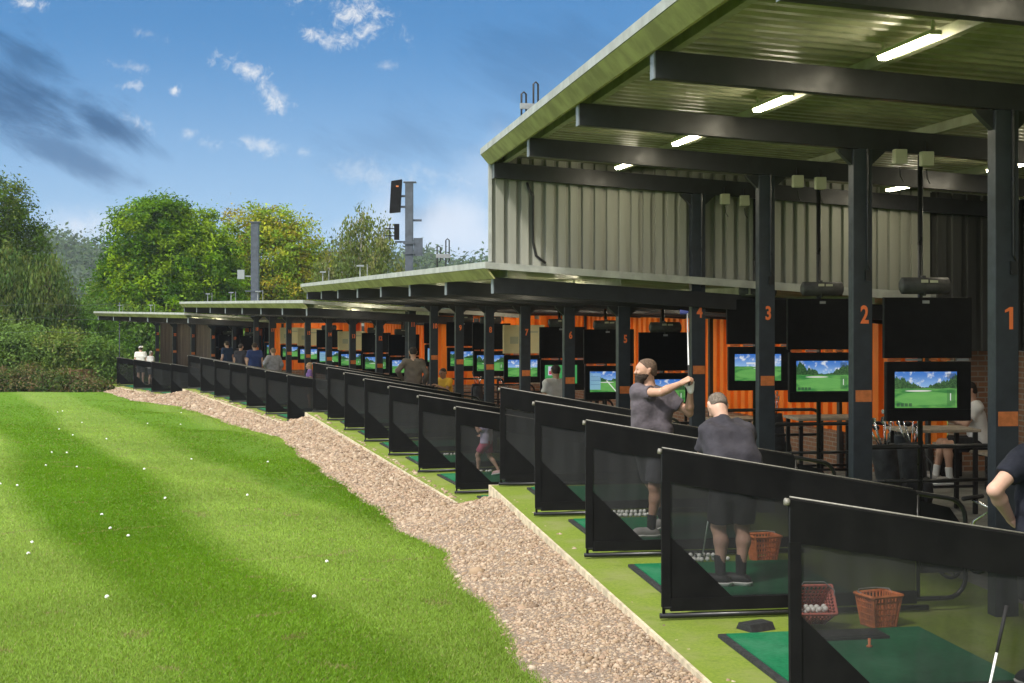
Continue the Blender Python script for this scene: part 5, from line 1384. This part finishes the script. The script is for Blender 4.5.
# big round tree
Y = 88.; zb = -1.9
bl = [(0, 0, 6.6, 3.4, 3.4, 3.3), (-2.3, 0, 5.2, 2.6, 2.6, 2.7), (2.3, .3, 5.4, 2.6, 2.6, 2.7), (-.6, -1.2, 8.9, 2.5, 2.5, 2.0), (1.3, 0, 8.3, 2.3, 2.3, 2.1), (-2.0, .2, 7.6, 2.1, 2.1, 2.0), (2.7, -.3, 7.2, 1.9, 1.9, 1.8), (0, -1.8, 4.3, 2.9, 2.5, 2.3), (-3.1, -.2, 3.9, 1.9, 2, 1.8), (3.1, .2, 3.7, 1.9, 2, 1.8), (-.3, .0, 9.9, 1.5, 1.5, 1.3)]
tree('broadleaf_tree', (at(167, Y), Y, zb), 'large round mid green tree rising behind the farthest shelter', bl,
     [(.130, .235, .004), (.088, .185, .004), (.18, .28, .006), (.045, .115, .005)], 1050, 92, .115, .50, 3.6, .36, g_, inner=.62, up=.7)
# yellow-green tree
Y = 93.
bl = [(0, 0, 6.0, 2.6, 2.5, 2.8), (-1.3, 0, 7.8, 1.7, 1.7, 1.8), (1.2, -.3, 7.0, 1.7, 1.7, 1.7), (-2.2, .2, 6.2, 1.7, 1.6, 1.8), (2.1, 0, 5.0, 1.7, 1.7, 1.8), (0, -1, 4.0, 2.4, 2.2, 2.0), (-1.9, 0, 4.2, 1.8, 1.8, 1.8), (.2, .2, 8.4, 1.3, 1.3, 1.2), (2.5, 0, 6.4, 1.1, 1.1, 1.1)]
yt = tree('broadleaf_tree', (at(273, Y), Y, -2.), 'yellow green tree behind the plain grey mast', bl,
     [(.25, .32, .014), (.19, .285, .014), (.30, .32, .018), (.13, .22, .013), (.28, .24, .02)], 620, 70, .10, .46, 3.2, .26, g_, inner=.55, up=.7)
yt.scale = (1.12, 1.05, 1.14)
# birch
Y = 80.
bl = [(0, 0, 5.6, 1.5, 1.5, 2.6), (-.5, .2, 7.6, .9, .9, 1.5), (.7, 0, 6.6, 1.1, 1.1, 1.7), (-1.3, 0, 4.6, 1.0, 1.2, 1.8), (1.5, .2, 4.4, 1.1, 1.2, 1.9), (.1, 0, 8.9, .55, .55, 1.0), (1.1, -.1, 8.0, .6, .6, 1.1), (-1.6, .2, 6.2, .55, .7, 1.2), (2.1, .1, 5.7, .6, .7, 1.3), (0, -.6, 3.2, 1.9, 1.6, 1.6)]
bt = tree('birch_tree', (at(360, Y), Y, -1.7), 'weeping birch with thin drooping olive foliage and pale trunk', bl,
     [(.12, .155, .032), (.150, .175, .042), (.09, .13, .028), (.18, .18, .06)], 620, 44, .075, .38, 5.2, .16, g_, 'bark2', inner=.3, up=.2, droop=1.6, spread=.42)
bt.scale = (1.22, 1.1, 1.0)
Y = 84.
bl = [(0, 0, 3.6, 1.2, 1.2, 2.2), (.8, 0, 3.0, 1.0, 1., 1.8), (-.8, 0, 2.6, 1., 1., 1.6)]
tree('birch_tree', (at(392, Y), Y, -1.7), 'smaller birch low to the right of the weeping birch', bl, [(.085, .14, .03), (.11, .16, .035)], 200, 26, .10, .36, 2.6, .1, g_, 'bark2', inner=.3, up=.2, droop=1.4, spread=.42)
# left mass
LC = [(.058, .108, .012), (.040, .080, .010), (.080, .138, .014), (.10, .14, .02)]
Y = 74.
bl = [(0, 0, 7.6, 3.4, 3., 3.2), (1.6, -.4, 9.2, 2.0, 2., 2.0), (2.6, -.5, 7.0, 1.9, 2., 2.2), (-1.6, 0, 9.6, 2.6, 2.5, 2.2), (3.3, -.6, 5.2, 1.8, 1.8, 2.0), (0, -1.2, 4.5, 3.2, 2.6, 2.8), (2.6, -1., 3.2, 2.2, 2., 2.)]
tree('tall_tree', (at(-32, Y), Y, -2.), 'tall dark tree at the left frame edge', bl, LC, 900, 62, .10, .50, 4.2, .34, g_, inner=.55, group='trees left of the range')
Y = 70.
bl = [(0, 0, 4.2, 1.9, 1.7, 2.4), (1.0, 0, 5.6, 1.2, 1.2, 1.6), (-1.1, 0, 5.8, 1.4, 1.4, 1.8), (.4, -.5, 2.6, 2.2, 1.8, 1.9), (1.6, -.2, 3.9, 1.2, 1.2, 1.6)]
tree('willow_tree', (at(30, Y), Y, -2.3), 'grey green willow like tree in front of the tall dark tree', bl, [(.075, .125, .028), (.055, .105, .022), (.10, .15, .032), (.10, .125, .03)], 520, 54, .08, .42, 2.6, .2, g_, inner=.4, droop=.9, spread=.5, up=.3, group='trees left of the range')
Y = 71.
bl = [(0, 0, 2.6, 1.6, 1.5, 1.9), (1., 0, 2.0, 1.1, 1.1, 1.5), (-1.2, 0, 2.9, 1.3, 1.3, 1.7), (.4, 0, 4.0, .9, .9, 1.0)]
tree('young_tree', (at(92, Y), Y, -2.4), 'bright green young tree left of the far fence panel', bl, [(.085, .175, .02), (.11, .20, .022), (.065, .145, .02)], 330, 54, .075, .40, 1.6, .12, g_, inner=.45, group='trees left of the range')
Y = 66.
for i, (px, h, w, lb, cols) in enumerate(((-18, 3.6, 2.4, 'dark green tall shrub at the left frame edge', LC), (22, 3.3, 2.0, 'green shrub below the willow like tree', [(.095, .17, .035), (.12, .20, .04)]), (62, 3.0, 1.8, 'olive shrub right of the willow like tree', [(.11, .18, .03), (.145, .20, .035), (.15, .17, .045)]), (100, 2.6, 1.3, 'pale green shrub beside the brown fence panel', [(.085, .17, .03), (.11, .19, .035)]))):
    bl = [(0, 0, h * .55, w, w * .8, h * .48), (w * .6, 0, h * .4, w * .6, w * .6, h * .38), (-w * .6, 0, h * .42, w * .6, w * .6, h * .38), (0, -.3, h * .75, w * .5, w * .5, h * .28)]
    tree('shrub', (at(px, Y), Y, -1.8), lb, bl, cols, 330, 46, .075, .36, h * .4, .06, g_, inner=.35, cat='shrub', group='shrubs at the far left', limbs=False)
Y = 63.
for i, (px, h, w, lb) in enumerate(((-14, 1.5, 1.7, 'low tawny bramble bush, leftmost at the lawn edge'), (26, 1.55, 1.6, 'low tawny bramble bush, second from the left'), (62, 1.3, 1.3, 'low tawny bramble bush, third from the left'), (92, .9, .8, 'low tawny bramble bush beside the brown fence panel'))):
    bl = [(0, 0, h * .45, w, w * .6, h * .5), (w * .6, 0, h * .35, w * .6, w * .5, h * .4), (-w * .6, 0, h * .4, w * .6, w * .5, h * .45)]
    tree('bramble_bush', (at(px, Y), Y, -1.75), lb, bl, [(.09, .115, .03), (.15, .125, .055), (.065, .11, .022), (.19, .135, .075), (.05, .095, .02)], 240, 40, .06, .26, .5, .03, g_, inner=.2, cat='bush', group='bramble bushes along the far lawn edge', limbs=False)
Y = 80.
for i, (px, h, w, lb) in enumerate(((120, 4.2, 2.0, 'dark green shrub seen under the farthest roof, left one'), (148, 4.0, 1.9, 'dark green shrub seen under the farthest roof, right one'), (96, 5.2, 1.6, 'slender green tree between the shrubs and the round tree'))):
    bl = [(0, 0, h * .55, w, w * .8, h * .45), (w * .5, 0, h * .35, w * .7, w * .6, h * .35), (-w * .5, 0, h * .4, w * .7, w * .6, h * .38)]
    tree('shrub', (at(px, Y), Y, -1.9), lb, bl, [(.065, .145, .02), (.085, .165, .025), (.105, .16, .035)], 330, 28, .12, .42, h * .4, .08, g_, inner=.35, cat='shrub', group='shrubs behind the farthest shelter', limbs=False)

# far wooded hills
hx = axis([(-330, 160, 7)]); hy = axis([(300, 700, 20)])
XX, YY = np.meshgrid(hx, hy, indexing='ij')
def hillz(x, y):
    ridge = np.interp(x, [-330, -220, -165, -146, -132, -110, -60, -30, -10, 10, 60, 160], [34, 31, 27, 24, 20, 16, 15, 18, 18, 16, 14, 12])
    return -6 + (ridge + 4 + 2.2 * np.sin(x * .09) + 1.3 * np.sin(x * .21 + 1)) * np.exp(-((y - 470) / 110) ** 2)
V = np.stack([XX, YY, hillz(XX, YY)], -1).reshape(-1, 3); ny = len(hy)
I, Jn = np.meshgrid(np.arange(len(hx) - 1), np.arange(ny - 1), indexing='ij'); q = (I * ny + Jn).ravel()
mt['hill'] = M('hillside', (.035, .06, .025), .95, 0, .3, .05)
tag(npmesh('hills', V, np.stack([q, q + ny, q + ny + 1, q + 1], 1), mt['hill'], smooth=True), 'distant hills on the horizon', None, None, 'structure')
n = 3000
x = g_.uniform(-215, 30, n); y = g_.uniform(340, 475, n); s_ = g_.uniform(1.6, 3.6, n)
p = np.stack([x, y, hillz(x, y) + s_ * .5], 1)
o_ = np.tile(np.array((0, -.6, .6)), (n, 1))
v, f, c = leaves((p, o_, s_), 22, .85, .75, [(.045, .082, .030), (.056, .095, .034), (.036, .070, .028), (.066, .10, .036)], g_, .6)
tag(npmesh('hill_woodland', v, f, mt['leaf'], c), 'far woodland covering the distant hills', 'woodland', None, 'stuff')

# thin summer haze around the scene
m = bpy.data.materials.new('haze_air'); m.use_nodes = True; nt = m.node_tree; nt.nodes.remove(nt.nodes['Principled BSDF'])
pv = nt.nodes.new('ShaderNodeVolumePrincipled'); pv.inputs['Color'].default_value = (.80, .88, 1, 1); pv.inputs['Density'].default_value = .00027; pv.inputs['Anisotropy'].default_value = .2
L(nt, pv.outputs[0], nt.nodes['Material Output'].inputs['Volume'])
b_ = MB(); b_.box(-950, 950, -350, 2650, -30, 60); o = b_.build('haze', m); tag(o, 'thin haze in the air', 'haze', None, 'stuff')
